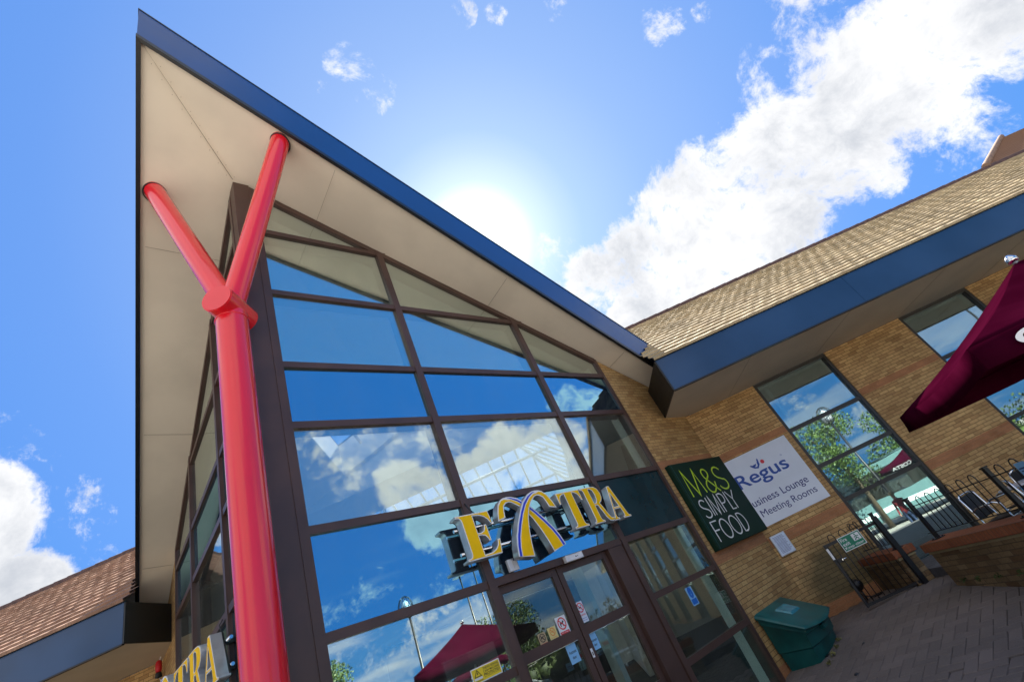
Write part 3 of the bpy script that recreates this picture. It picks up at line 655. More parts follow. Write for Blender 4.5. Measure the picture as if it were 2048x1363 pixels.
def wing(F, lab, te, tend, name, win, far, tile):
    wg = thing(name, lab, 'building', tuple(F.o))
    # wall with window openings
    wl = MB(F); prev = 0
    for a0, a1 in win: wl.box(prev,a0,-.34,0,-.6,4.70); prev = a1
    wl.box(prev,tend,-.34,0,-.6,4.70)
    for a0, a1 in win: wl.box(a0,a1,-.34,-.02,-.6,.05)
    wl.done('wall', M['brick_wing'], wg)
    prev = .005
    for a0, a1 in list(win)+[(tend,tend)]:
        for c0, c1 in ((3.40,3.56),(1.44,1.63)): MB(F).box(prev,a0-.004,-.02,.004,c0,c1).done('red_brick_band', M['redbrick'], wg)
        MB(F).box(prev,a0-.004,-.02,.004,-.6,.19).done('red_brick_plinth', M['redbrick'], wg); prev = a1+.004
    for a0, a1 in win:
        f = MB(F); zt = (3.39,2.446,1.65)
        f.box(a0,a0+.075,-.15,-.012,.05,4.70); f.box(a1-.075,a1,-.15,-.012,.05,4.70)
        f.box(a0+.076,a1-.076,-.15,-.012,4.62,4.70); f.box(a0+.076,a1-.076,-.15,-.012,.05,.14)
        for z in zt: f.box(a0+.076,a1-.076,-.145,-.016,z-.042,z+.042)
        wn = f.done('window', M['darkframe'], wg)
        zz = [.14]+sorted(zt)+[4.62]
        for c0, c1 in zip(zz, zz[1:]): MB(F).box(a0+.07,a1-.07,-.09,-.075,c0,c1).done('window_pane', M['doorglass'], wn)
        MB(F).box(a1-.012,a1-.002,-.36,-.155,.05,4.66).done('window_reveal', M['intpost'], wn)
        MB(F).box(a0-.02,a1+.02,.0,.02,4.700,4.708).done('head_flashing', M['chrome'], wn)
    # room behind the windows
    rm = MB(F); rm.box(.3,tend-.3,-5,-4.9,-.4,4.6); rm.box(.3,tend-.3,-5,-.35,-.45,-.4); rm.box(.3,tend-.3,-5,-.35,4.6,4.68)
    rm.box(tend-.4,tend-.3,-4.9,-.36,-.4,4.6); rm.done('room', M['interior'], wg)
    # eaves
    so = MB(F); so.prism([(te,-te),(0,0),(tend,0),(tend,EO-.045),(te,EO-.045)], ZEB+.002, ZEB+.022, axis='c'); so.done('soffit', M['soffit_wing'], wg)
    jn = MB(F); k = 1.2
    while k < tend: jn.box(k,k+.004,.02,EO-.06,ZEB-.002,ZEB+.001); k += 2.44
    jn.done('board_joint', M['joint'], wg)
    k = te; 
    while k < tend:
        k2 = min(k+4.6, tend); MB(F).box(k+.003,k2-.003,EO-.04,EO,ZEB,ZET).done('fascia', M['fascia_wing'], wg); k = k2
    MB(F).box(te,tend,EO-.055,EO+.008,ZEB-.016,ZEB+.012).done('fascia_trim', M['trim'], wg)
    MB(F).box(te,tend,EO-.05,EO+.012,ZET-.006,ZET+.014).done('fascia_trim', M['trim'], wg)
    MB(F).prism([(-te*1.0,ZEB+.001),(EO-.002,ZEB+.001),(EO-.002,ZET-.008),(-te*1.0,ZET-.008)], te-.03, te, axis='a').done('eaves_end_panel', M['fasciacap'], wg)
    pitch = 35
    rr = roof_courses(MB(F), F, te-.02, min(tend, far), EO+.03, ZET+.012, pitch, 18)
    rr.done('roof', tile, wg, uv=False, recalc=False)
    bR = EO+.03-18*.33*math.cos(math.radians(pitch)); cR = ZET+.012+18*.33*math.sin(math.radians(pitch))
    rd = MB(F); k = te
    while k < min(tend,far):
        rd.tube([(k,bR-.03,cR+.0),(k+.44,bR-.03,cR+.0)], [.125,.14], 12); k += .445
    rd.box(te,min(tend,far),bR-.02,bR+.13,cR-.16,cR+.02)
    rd.done('ridge', M['ridge'], wg, smooth=40)
    bk = MB(F); bk.add([(te,bR-.05,cR),(min(tend,far),bR-.05,cR),(min(tend,far),bR-5,cR-3.5),(te,bR-5,cR-3.5)],[(0,1,2,3)]); bk.done('rear_slope', M['ridge'], wg, recalc=False)
    return wg, bR, cR
WIN = [(1.885,3.925),(6.115,8.13),(10.345,12.36),(14.575,16.59),(18.8,20.82),(23.03,25.05),(27.26,29.28)]
rw, bR, cR = wing(FWR, 'long low brick wing on the right with tiled roof and deep blue eaves', -.62, 34, 'brick_wing', WIN, 34, M['tile'])
lw, _, _ = wing(FWL, 'low brick wing on the left with tiled roof and slate blue eaves', -1.0, 16, 'brick_wing', [], 16, M['tile_red'])
# taller hipped roof that rises behind the far end of the ridge
hr = thing('hipped_roof_block', 'higher hipped tile roof rising past the right wing ridge', 'building', tuple(FWR.P(15.5,bR,0)))
HT, HC = 15.45, cR-.06
MB(FWR).box(HT+.3,30,bR-8,bR-.4,3,HC).done('wall', M['brick_wing'], hr)
MB(FWR).box(HT+.02,30,bR-.06,bR+.02,HC-.02,HC+.16).done('flashing', M['white'], hr)
hb = MB(FWR); n_ = 16; gg = .33; cp, sp = math.cos(math.radians(38)), math.sin(math.radians(38)); HK = 6.21/(2.651*math.cos(math.radians(38))**-1)
L = hb.bm.loops.layers.uv.verify()
for k in range(n_):
    s0, s1 = k*gg, (k+1)*gg+.03
    A = lambda s, h, x: FWR.P(x, bR-s*cp+h*sp, HC+.15+s*sp+h*cp)
    x0 = HT+HK*s0*cp; x1 = HT+HK*s1*cp
    v = [hb.bm.verts.new(q) for q in (A(s0,.058,x0),A(s0,.058,30),A(s1,.006,30),A(s1,.006,x1),A(s0,-.01,x0),A(s0,-.01,30))]
    f1 = hb.bm.faces.new(v[:4]); f2 = hb.bm.faces.new((v[4],v[5],v[1],v[0]))
    for f, q in ((f1,((0,s0),(30-x0,s0),(30-x0,s0+.32),(x1-x0,s0+.32))),(f2,((0,s0),(14,s0),(14,s0),(0,s0)))):
        for lp, uvq in zip(f.loops, q): lp[L].uv = uvq
xe = HT+HK*n_*gg*cp; ye = bR-n_*gg*cp; ze_ = HC+.15+n_*gg*sp
hb.done('roof', M['tile_red'], hr, recalc=False, uv=False)
cl2 = MB(FWR); cl2.add([(HT,bR,HC),(xe,ye,ze_),(xe+8,ye-8,ze_-6),(HT+8,bR-8,HC)],[(0,1,2,3)]); cl2.add([(xe,ye,ze_),(30,ye,ze_),(30,ye-6,ze_-5),(xe+8,ye-8,ze_-6)],[(0,1,2,3)]); cl2.done('rear_slope', M['ridge'], hr, recalc=False)
ht = MB(FWR); s = 0
hp = lambda s, d: (HT+HK*s*cp-.02, bR-s*cp+.03, HC+.17+s*sp+d)
while s < n_*gg:
    ht.tube([hp(s,0),hp(s+.19,.02)], [.13,.115], 12); s += .18
ht.done('hip_tiles', M['ridgepale'], hr, smooth=40)

# ================================================================ signs
GL_E = [[(0,0),(.88,0),(.95,.32),(.88,.32),(.84,.2),(.76,.12),(.64,.07),(.44,.06),(.44,.48),(.52,.48),(.60,.455),(.64,.40),(.66,.33),(.72,.33),(.72,.70),(.66,.70),(.64,.62),(.60,.565),(.52,.54),(.44,.54),(.44,.94),(.60,.93),(.72,.88),(.80,.80),(.84,.70),(.90,.70),(.87,1),(0,1),(0,.95),(.08,.94),(.12,.90),(.13,.84),(.13,.14),(.11,.08),(.07,.055),(0,.05)]]
GL_T = [[(0,1),(1,1),(1,.69),(.94,.69),(.91,.80),(.86,.88),(.78,.925),(.67,.94),(.67,.12),(.70,.07),(.80,.05),(.80,0),(.20,0),(.20,.05),(.30,.07),(.33,.12),(.33,.94),(.22,.925),(.14,.88),(.09,.80),(.06,.69),(0,.69)]]
GL_R = [[(0,1),(.52,1),(.70,.98),(.82,.91),(.87,.77),(.84,.64),(.76,.56),(.64,.51),(.73,.34),(.80,.18),(.86,.09),(.92,.065),(1,.06),(1,.01),(.88,-.025),(.74,.0),(.65,.10),(.57,.30),(.49,.46),(.38,.47),(.38,.12),(.41,.07),(.50,.05),(.50,0),(0,0),(0,.05),(.08,.06),(.11,.12),(.11,.88),(.08,.94),(0,.95)],
        [(.38,.93),(.47,.93),(.55,.88),(.58,.76),(.55,.62),(.48,.545),(.38,.535)]]
GL_A = [[(.42,1),(.57,1),(.87,.13),(.91,.065),(1,.05),(1,0),(.56,0),(.56,.05),(.65,.065),(.66,.13),(.61,.30),(.27,.30),(.22,.15),(.23,.07),(.32,.05),(.32,0),(0,0),(0,.05),(.08,.075),(.13,.15),(.40,.93)], [(.30,.37),(.58,.37),(.44,.76)]]
def scale_loops(L, x0, x1, z0, z1): return [[(x0+p[0]*(x1-x0), z0+p[1]*(z1-z0)) for p in l] for l in L]
ARCH_A = [(2.745,2.652),(2.781,2.789),(2.838,2.916),(2.937,3.068),(3.048,3.212),(3.162,3.338),(3.303,3.435),(3.40,3.465),(3.466,3.471),(3.535,3.465),(3.594,3.446),(3.67,3.375),(3.723,3.266),(3.752,3.159),(3.614,3.192),(3.594,3.286),(3.569,3.348),(3.513,3.386),(3.46,3.392),(3.414,3.38),(3.309,3.310),(3.22,3.213),(3.148,3.089),(3.085,2.924),(3.04,2.763),(3.006,2.598)]
STRIPE_A = [(2.765,2.650),(2.80,2.78),(2.857,2.905),(2.955,3.058),(3.063,3.20),(3.175,3.322),(3.30,3.408),(3.40,3.448),(3.46,3.452),(3.40,3.434),(3.308,3.388),(3.195,3.300),(3.085,3.18),(2.98,3.035),(2.884,2.885),(2.83,2.76),(2.80,2.645)]
_unused = [(2.765,2.650),(2.80,2.78),(2.857,2.905),(2.955,3.058),(3.063,3.20),(3.175,3.322),(3.30,3.408),(3.40,3.448),(3.46,3.452),(3.40,3.42),(3.312,3.373),(3.205,3.287),(3.098,3.165),(2.995,3.02),(2.90,2.87),(2.848,2.75),(2.822,2.640)]
FACE_A = [(2.815,2.641),(2.843,2.753),(2.897,2.875),(2.991,3.025),(3.096,3.168),(3.204,3.289),(3.314,3.374),(3.41,3.420),(3.466,3.424),(3.53,3.442),(3.585,3.428),(3.655,3.362),(3.705,3.262),(3.731,3.18),(3.632,3.203),(3.610,3.292),(3.582,3.36),(3.52,3.402),(3.46,3.406),(3.408,3.394),(3.30,3.322),(3.208,3.222),(3.135,3.096),(3.071,2.928),(3.025,2.768),(2.995,2.616)]
XM = 3.215
mirx = lambda L: [(2*XM-p[0], p[1]) for p in reversed(L)]
ARCH_B = mirx(ARCH_A); FACE_B = mirx(FACE_A); STRIPE_B = mirx(STRIPE_A)
def halo(F, off, lab):
    """raised letter sign; off maps sign x to frame a"""
    sg = thing('letter_sign', lab, 'sign', tuple(F.P(off+3.6,.05,2.45)), 'raised letter signs over the entrances')
    B0, B1 = .140, .265
    def letter(loops, nm, b0=B0, b1=B1, face=None, stripe=None):
        L = [[(p[0]+off, p[1]) for p in l] for l in loops]; e = (b1-b0)/2
        a = MB(F); a.flat(outline(L, e), 0, (b0+b1)/2, 0); lt = a.done(nm, M['steel'], sg)
        a = MB(F); a.flat(outline(L, .002), 0, b1+.0025, 0); a.done('letter_rim', M['white'], lt)
        a = MB(F)
        if face: a.flat(outline([[(p[0]+off,p[1]) for p in face]], .002), 0, b1+.0065, 0)
        else: a.flat(outline(L, .002, -.013), 0, b1+.0065, 0)
        a.done('letter_face', M['yellow'], lt)
        if stripe: a = MB(F); a.flat(outline([[(p[0]+off,p[1]) for p in stripe]], .002), 0, b1+.006, 0); a.done('letter_stripe', M['bluestripe'], lt)
        a = MB(F); a.flat(outline(L, .012, -.006), 0, b0-.0125, 0); a.done('letter_back', M['blackboot'], lt)
    letter(scale_loops(GL_E,2.005,2.605,2.757,3.325), 'letter_e')
    letter([ARCH_B], 'crossed_arch', .110, .225, FACE_B, STRIPE_B)
    letter([ARCH_A], 'crossed_arch', .165, .285, FACE_A, STRIPE_A)
    letter(scale_loops(GL_T,3.86,4.38,2.795,3.37), 'letter_t')
    letter(scale_loops(GL_R,4.41,4.90,2.785,3.372), 'letter_r')
    letter(scale_loops(GL_A,4.87,5.315,2.765,3.325), 'letter_a')
    for z in (2.90,3.20):
        MB(F).tube([(off+2.05,.085,z),(off+5.25,.085,z)], .022, 12).done('rail', M['chrome'], sg)
    for x in (2.5,3.9,5.1):
        for z in (2.90,3.20): MB(F).box(off+x-.03,off+x+.03,-.0,.082,z-.03,z+.03).done('bracket', M['blackboot'], sg)
    cb = MB(F); cb.tube([(off+2.38,.05,3.55),(off+2.36,.12,3.45),(off+2.44,.10,3.38),(off+2.42,.08,3.25)], .008, 6); cb.tube([(off+4.95,.05,3.53),(off+5.0,.11,3.45),(off+5.03,.1,3.36),(off+5.02,.09,3.2)], .008, 6)
    cb.done('cable', M['blackboot'], sg)
halo(FR, 0, 'raised yellow EXTRA letters with crossed arches above the automatic doors')
_u = Vector((.08,-1,0)).normalized(); _v = Vector((-1,-.08,0)).normalized(); _u2 = _u*1.5
FLS = Fr(Vector((-.264,2.297,0))-_u2*5.09-_v*.265, _u2, _v)
halo(FLS, 0, 'raised yellow EXTRA letters seen edge on, partly behind the red column')

# green panel sign
ms = thing('food_shop_sign', 'tall dark green sign reading M&S SIMPLY FOOD on the brick pier', 'sign', tuple(FR.P(8.5,0,1.8)))
MB(FR).box(7.41,9.60,.006,.12,1.80,3.55,.012).done('sign_panel', M['msgreen'], ms)
MB(FR).box(7.475,7.483,.112,.1215,1.81,3.54).done('panel_seam', M['bin'], ms)
b_ = .1203
t = MB(FR); W_ = .034
ribbon(t, [(7.625,2.82),(7.665,3.36),(7.90,2.83),(8.10,3.355),(8.19,2.84)], W_, b_)
ribbon(t, [(8.74,2.80)]+[(8.42,3.14),(8.40,3.20)]+arc(8.515,3.235,.115,.09,190,-10,10)+[(8.60,3.17),(8.40,3.05)]+arc(8.46,2.93,.14,.125,120,300,12)+[(8.66,2.90),(8.72,3.02)], W_, b_+.0005)
ribbon(t, arc(9.03,3.19,.17,.13,25,200,12)+[(8.93,3.09),(9.10,3.03)]+arc(9.02,2.935,.19,.125,45,-165,14), W_, b_)
t.done('lettering', M['lime'], ms)
t = MB(FR); W_ = .026
ribbon(t, arc(7.76,2.64,.115,.085,30,200,10)+[(7.70,2.57),(7.84,2.52)]+arc(7.76,2.455,.125,.085,40,-160,12), W_, b_)
ribbon(t, [(7.965,2.755),(7.965,2.375)], W_, b_)
ribbon(t, [(8.045,2.375),(8.07,2.755),(8.20,2.385),(8.33,2.755),(8.355,2.375)], W_, b_)
ribbon(t, [(8.45,2.375),(8.45,2.755),(8.56,2.755)]+arc(8.56,2.655,.10,.10,90,-90,10)+[(8.45,2.555)], W_, b_)
ribbon(t, [(8.755,2.77),(8.755,2.385),(8.91,2.385)], W_, b_)
ribbon(t, [(8.83,2.76),(8.98,2.58),(9.14,2.76)], W_, b_); ribbon(t, [(8.98,2.58),(8.98,2.375)], W_, b_)
ribbon(t, [(7.625,1.915),(7.625,2.29),(7.86,2.29)], W_, b_); ribbon(t, [(7.625,2.12),(7.81,2.12)], W_, b_)
ribbon(t, arc(8.06,2.10,.165,.185,0,360,28), W_, b_); ribbon(t, arc(8.46,2.10,.165,.185,0,360,28), W_, b_)
ribbon(t, [(8.70,2.285),(8.70,1.92),(8.78,1.92)]+arc(8.78,2.1025,.17,.1825,-90,90,14)+[(8.70,2.285)], W_, b_)
t.done('lettering', M['white'], ms)
# white office sign
rg = thing('office_sign', 'white sign with blue Regus lettering beside the dark green sign', 'sign', tuple(FWR.P(.9,0,1.83)))
MB(FWR).box(.0,1.732,.006,.020,1.835,3.36).done('sign_panel', M['rgwhite'], rg)
t = MB(FWR); text(t,'Regus',.12,1.40,2.60,2.985,.0215,.012); t.done('lettering', M['rgblue'], rg)
t = MB(FWR)
ribbon(t,[(.63,3.06),(.69,2.99),(.76,2.965),(.82,3.02),(.85,3.14)],.035,.0207)
t.prism([(.655,3.045),(.70,3.0),(.77,3.06),(.75,3.02)],.0207,.0225); t.prism([(.78,2.96),(.84,3.02),(.865,3.16),(.80,3.07)],.0207,.0228); t.prism([(.61,3.065),(.66,3.06),(.72,2.985),(.80,2.955),(.70,2.965)],.0207,.0231)
t.done('bird_mark', M['rgblue'], rg)
t = MB(FWR); text(t,'Business Lounge',.035,1.545,2.215,2.42,.0215,.003); t.done('lettering', M['navy'], rg)
t = MB(FWR); text(t,'& Meeting Rooms',.0,1.575,1.975,2.165,.0215,0); t.done('lettering', M['navy'], rg)
t = MB(FWR); t.tube([(.928,.0205,3.045),(.928,.0222,3.045)], .045, 24); t.done('dot', M['dotred'], rg)
t = MB(FWR); ribbon(t, arc(1.38,3.0,.016,.016,0,360,14), .005, .0207); t.done('registered_mark', M['rgblue'], rg)
# framed notice
ntc = thing('framed_notice', 'small framed notice of printed lines on the brick corner below the white sign', 'notice', tuple(FWR.P(.22,0,1.23)))
MB(FWR).box(.05,.39,.006,.05,1.225,1.64,.006).done('frame', M['steel'], ntc)
MB(FWR).box(.068,.372,.0495,.0515,1.245,1.622).done('sheet', M['paper'], ntc)
t = MB(FWR); random.seed(3)
for k in range(15):
    c = 1.60-k*.0225; i = .02*random.random(); t.box(.09+i,.35-.05*random.random(),.0512,.0524,c-.008,c-.002)
t.done('print', M['navy'], ntc)

# ---------------------------------------------------------------- stickers on the glass
def sticker(name, lab, cat, a0, a1, c0, c1, mm, b=-.0725, fr=FR):
    s = thing(name, lab, cat, tuple(fr.P((a0+a1)/2,b,c0)))
    MB(fr).box(a0,a1,b,b+.002,c0,c1).done('sheet', mm, s); return s
def prohib(s, a, c, r, b, ring, animal=True, fr=FR, ink='ink'):
    t = MB(fr)
    if animal:
        t.prism([(a-r*.55,c-r*.05),(a-r*.45,c+r*.22),(a+r*.15,c+r*.22),(a+r*.30,c+r*.50),(a+r*.62,c+r*.34),(a+r*.58,c+r*.2),(a+r*.36,c+r*.14),(a+r*.30,c-r*.10),(a+r*.34,c-r*.55),(a+r*.2,c-r*.55),(a+r*.12,c-r*.12),(a-r*.28,c-r*.10),(a-r*.34,c-r*.55),(a-r*.48,c-r*.55)], b, b+.001)
    else:
        t.box(a-r*.55,a+r*.4,b,b+.001,c-r*.13,c+r*.08); ribbon(t,[(a+r*.45,c+r*.1),(a+r*.35,c+r*.3),(a+r*.5,c+r*.5)], r*.1, b)
    t.done('pictogram', M[ink], s)
    t = MB(fr); ribbon(t, arc(a,c,r,r,0,360,28), r*.22, b+.0012, .001); ribbon(t,[(a-r*.68,c+r*.68),(a+r*.68,c-r*.68)], r*.2, b+.0013, .001); t.done('ring', M[ring], s)
B_ = -.0702
s = sticker('door_sticker','white no dogs sticker with red footer on the left door','sticker',3.222,3.41,1.63,1.872,M['white']); prohib(s,3.316,1.785,.066,B_,'signred')
MB(FR).box(3.235,3.397,B_,B_+.001,1.645,1.695).done('footer', M['signred'], s); t = MB(FR); text(t,'No dogs',3.255,3.377,1.672,1.688,B_+.0012,ext=.0005); text(t,'except guide dogs',3.25,3.382,1.652,1.665,B_+.0012,ext=.0005); t.done('lettering', M['white'], s)
s = sticker('door_sticker','cream no smoking sticker between the brown and white stickers','sticker',3.042,3.187,1.635,1.80,M['cream']); prohib(s,3.115,1.745,.042,B_,'orange',False,ink='orange')
t = MB(FR); text(t,'No smoking',3.062,3.168,1.672,1.69,B_,ext=.0005); text(t,'in this building',3.062,3.168,1.65,1.664,B_,ext=.0005); t.done('lettering', M['orange'], s)
s = sticker('door_sticker','tan no dogs sticker with brown footer, lowest on the left door','sticker',2.862,2.992,1.632,1.785,M['tan']); prohib(s,2.926,1.728,.044,B_,'ink')
MB(FR).box(2.872,2.982,B_,B_+.001,1.64,1.668).done('footer', M['signred'], s)
s = sticker('door_sticker','pale no smoking sticker with blue print on the right door','sticker',3.662,3.802,1.682,1.942,M['rgwhite']); prohib(s,3.732,1.868,.056,B_,'signred',False)
t = MB(FR); text(t,'NO SMOKING',3.675,3.79,1.765,1.785,B_,ext=.0005); t.done('lettering', M['signred'], s)
t = MB(FR); text(t,'It is against the law to',3.675,3.79,1.725,1.74,B_,ext=.0005); text(t,'smoke in these premises',3.675,3.79,1.70,1.715,B_,ext=.0005); t.done('lettering', M['signblue'], s)
for (a0,a1,c0,c1,l) in ((3.222,3.395,1.325,1.540,'pale blue Automatic door notice on the left door'),(3.662,3.810,1.345,1.540,'pale blue Automatic door notice on the right door')):
    s = sticker('door_notice',l,'notice',a0,a1,c0,c1,M['skyblue']); t = MB(FR); h = c1-c0; w_ = a1-a0
    text(t,'Automatic',a0+w_*.12,a1-w_*.1,c0+h*.50,c0+h*.66,B_,.01,ext=.0005); text(t,'door',a0+w_*.3,a1-w_*.3,c0+h*.22,c0+h*.38,B_,.01,ext=.0005); t.done('lettering', M['ink'], s)
s = sticker('door_plate','small white bell plate on the meeting stile of the doors','plate',3.582,3.622,1.285,1.39,M['white'],b=-.049); MB(FR).box(3.594,3.61,-.0465,-.045,1.31,1.35).done('symbol', M['ink'], s)
s = sticker('warning_notice','yellow THIEVES BEWARE cash machine notice with white border','notice',1.768,2.166,1.588,1.735,M['white'],b=-.0055)
bb = -.0032; MB(FR).box(1.778,2.156,bb,bb+.001,1.598,1.725).done('field', M['warnyellow'], s)
t = MB(FR); text(t,'THIEVES BEWARE',1.925,2.145,1.69,1.714,bb+.0012,.01,ext=.0005); text(t,'CASH MACHINE',1.925,2.145,1.662,1.685,bb+.0012,.01,ext=.0005); text(t,'PROTECTED',1.925,2.145,1.630,1.656,bb+.0012,.02,ext=.0005); text(t,'By indelible ink staining',1.925,2.145,1.616,1.626,bb+.0012,ext=.0005); text(t,'WARNING',1.79,1.90,1.603,1.617,bb+.0012,.01,ext=.0005)
ribbon(t,[(1.80,1.65),(1.845,1.712),(1.89,1.65),(1.80,1.65)],.006,bb+.0012); ribbon(t,[(1.845,1.69),(1.845,1.668)],.008,bb+.0012); t.done('lettering', M['ink'], s)
MB(FR).box(1.79,1.90,bb+.001,bb+.0015,1.622,1.642).done('white_strip', M['white'], s)
s = sticker('safety_sticker','pale blue sticker with oval symbol on the pane right of the doors','sticker',6.02,6.20,1.235,1.510,M['skyblue'],b=-.0055)
t = MB(FR); ribbon(t, arc(6.11,1.425,.040,.062,0,360,26), .042, bb); t.box(6.035,6.185,bb,bb+.001,1.25,1.33); t.prism([(6.09,1.47),(6.13,1.47),(6.118,1.40),(6.102,1.40)],bb,bb+.001); t.done('symbol', M['signblue'], s)
s = thing('door_sensor','white motion sensor box on the door head','sensor',tuple(FR.P(3.87,.03,2.43)))
MB(FR).box(3.69,4.055,.031,.10,2.435,2.525,.012).done('housing', M['white'], s); t = MB(FR); t.tube([(3.90,.099,2.478),(3.90,.102,2.478)],.011,12); t.tube([(3.935,.099,2.478),(3.935,.102,2.478)],.008,12); t.done('lens', M['ink'], s)
s = thing('intercom_box','small pale plastic box on the frame under the raised E','box',tuple(FR.P(2.83,.05,2.56)))
MB(FR).box(2.70,2.86,.032,.085,2.545,2.70,.01).done('housing', M['rgwhite'], s); MB(FR).box(2.775,2.781,.084,.0865,2.56,2.69).done('seam', M['steel'], s)

# alarm sounder hanging at the left eaves
s = thing('alarm_sounder','red alarm sounder on a cable under the left eaves by the brick pier','alarm',tuple(FWL.P(.05,.4,4.3)))
t = MB(FL); ax = 9.16; t.lathe((ax,.11,4.42),[(.01,0),(.05,.0),(.062,.05),(.062,.16),(.05,.21),(.02,.235)],14); t.done('sounder', M['signred'], s)
t = MB(FL); t.lathe((ax,.11,4.30),[(.01,0),(.072,.02),(.055,.10),(.05,.115)],14); t.done('horn', M['blackboot'], s)
t = MB(FL); t.tube([(ax,.1,4.64),(ax-.02,.06,4.75),(ax-.10,.04,4.9),(ax-.12,.03,5.2)],.012,6); t.tube([(ax,.09,4.30),(ax-.03,.06,4.22),(ax+.05,.05,4.2),(ax+.03,.08,4.3)],.009,6); t.done('cable', M['white'], s)
s = thing('loose_cable','looped black cable at the canopy end beside the right eaves','cable',tuple(FR.P(8.2,.4,5.5)))
t = MB(FR); t.tube([(8.42,.33,5.50),(8.36,.38,5.46),(8.34,.38,5.36),(8.38,.36,5.28),(8.47,.34,5.30),(8.50,.3,5.40)],.012,8); t.done('cable', M['blackboot'], s)
s = thing('wall_clip','pale bent wire clip on the bricks under the canopy end','wire',tuple(FR.P(8.9,.0,5.0)))
t = MB(FR); t.tube([(8.72,.012,5.12),(8.80,.02,4.98),(8.74,.02,4.96),(8.66,.015,4.99)],.009,6); t.done('wire', M['white'], s)

# ================================================================ grit bin
gb = thing('grit_bin','dark green slant lidded grit bin standing against the brick pier','bin',(7.95,-.4,-.24))
bx = MB(FR)
def ring(a0,a1,b0,b1,z0,z1,bow,slope=0):   # z0 back, z1 front
    P = [(a0,b0,z0)]; n = 9
    P += [(a0,b1-.0,z1)]+[(a0+(a1-a0)*i/n, b1+bow*math.sin(math.pi*i/n), z1-slope*bow*math.sin(math.pi*i/n)) for i in range(1,n)]+[(a1,b1,z1),(a1,b0,z0)]
    return P
def skin(mb, rings):
    R_ = [[mb.bm.verts.new(mb.f.P(*p)) for p in r] for r in rings]
    for r, q in zip(R_, R_[1:]):
        for i in range(len(r)): mb.bm.faces.new((r[i],r[(i+1)%len(r)],q[(i+1)%len(q)],q[i]))
    mb.bm.faces.new(list(reversed(R_[0]))); mb.bm.faces.new(R_[-1]); return mb
skin(bx,[ring(7.50,8.42,.06,.58,-.25,-.27,.05),ring(7.47,8.46,.05,.62,.05,.0,.06),ring(7.45,8.50,.04,.64,.07,.02,.06),ring(7.44,8.52,.04,.66,.5,.20,.07),ring(7.42,8.54,.03,.70,.53,.215,.08),ring(7.42,8.54,.03,.70,.615,.27,.08)])
bx.done('body', M['bin'], gb, smooth=35)
lid = MB(FR); skin(lid,[ring(7.39,8.58,.02,.72,.618,.262,.09,.5),ring(7.38,8.59,.02,.735,.650,.280,.095,.55),ring(7.395,8.575,.03,.725,.678,.302,.095,.55),ring(7.44,8.53,.05,.69,.695,.335,.085,.56)]); lid.done('lid', M['binlid'], gb, smooth=35)
pn = MB(FR); zl = lambda b: .695-(b-.05)*(.36/.64)
pn.add([(7.78,.22,zl(.22)+.002),(8.20,.22,zl(.22)+.002),(8.17,.46,zl(.46)+.002),(7.81,.46,zl(.46)+.002),(7.81,.24,zl(.24)+.03),(8.17,.24,zl(.24)+.03),(8.15,.44,zl(.44)+.03),(7.83,.44,zl(.44)+.03)],[(4,5,6,7),(0,1,5,4),(1,2,6,5),(2,3,7,6),(3,0,4,7)]); pn.done('lid_plate', plain('lid_label_plate',(.04,.24,.29),.18,noise=.15,scale=12), gb)
for a in (7.72,8.28): MB(FR).box(a-.07,a+.07,.58,.672,-.262,-.175,.012).done('fork_slot', M['black'], gb)
MB(FR).box(7.90,8.06,.71,.79,.13,.20,.012).done('hasp', M['bin'], gb)

# ================================================================ terrace wall, gate and railings
def low_wall(name, lab, n0, n1, t=1.39):
    s = thing(name, lab, 'low wall', tuple(FWR.P(t,(n0+n1)/2,-.1)))
    f = Fr(FWR.P(t,0,0), -FWR.v*-1, FWR.u*-1)    # a runs out from the wing wall, b faces the forecourt
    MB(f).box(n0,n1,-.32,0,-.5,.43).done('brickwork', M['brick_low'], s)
    MB(f).box(n0-.015,n1+.015,-.335,.018,.4305,.472,.008).done('string_course', M['stringstone'], s)
    MB(f).box(n0-.04,n1+.04,-.375,.055,.4725,.60,.012).done('coping', M['coping'], s)
    return f
f1 = low_wall('terrace_wall','short brick wall stub with red coping seen through the open gate',.006,1.30)
f2 = low_wall('terrace_wall','long low brick wall with red brick coping under the hooped railings',2.26,11.5)
def railing(name, lab, f, n0, n1, posts, zb=.60):
    s = thing(name, lab, 'railing', tuple(f.P((n0+n1)/2,-.16,zb))); b = -.16
    for p in posts:
        q = MB(f); q.box(p-.028,p+.028,b-.028,b+.028,zb,1.255,.004); q.box(p-.075,p+.075,b-.075,b+.075,zb,zb+.012); q.box(p-.036,p+.036,b-.036,b+.036,1.256,1.275)
        for u in (-.05,.05):
            for v in (-.05,.05): q.tube([(p+u,b+v,zb+.012),(p+u,b+v,zb+.026)],.012,8)
        q.done('post', M['black'], s)
    for z in (.70,1.13): MB(f).box(n0,n1,b-.012,b+.012,z-.006,z+.006).done('rail', M['black'], s)
    k = n0+.10; 
    while k < n1-.2:
        h = MB(f); w2 = .062; pts = [(k,b,.70),(k,b,1.17)]+[(k+w2-w2*math.cos(math.radians(x)),b,1.17+.075*math.sin(math.radians(x))) for x in range(15,180,15)]+[(k+2*w2,b,1.17),(k+2*w2,b,.70)]
        if not any(abs(k+w2-p) < .10 for p in posts): h.tube(pts,.0075,6); h.done('hoop_bar', M['black'], s)
        else: h.bm.free()
        k += .262
railing('hooped_railing','short black hooped railing on the wall stub behind the gate',f1,.05,1.28,(1.22,))
railing('hooped_railing','long black hoop topped railing on the low wall, chairs behind',f2,2.32,8.2,(2.46,4.38,6.3,8.15))
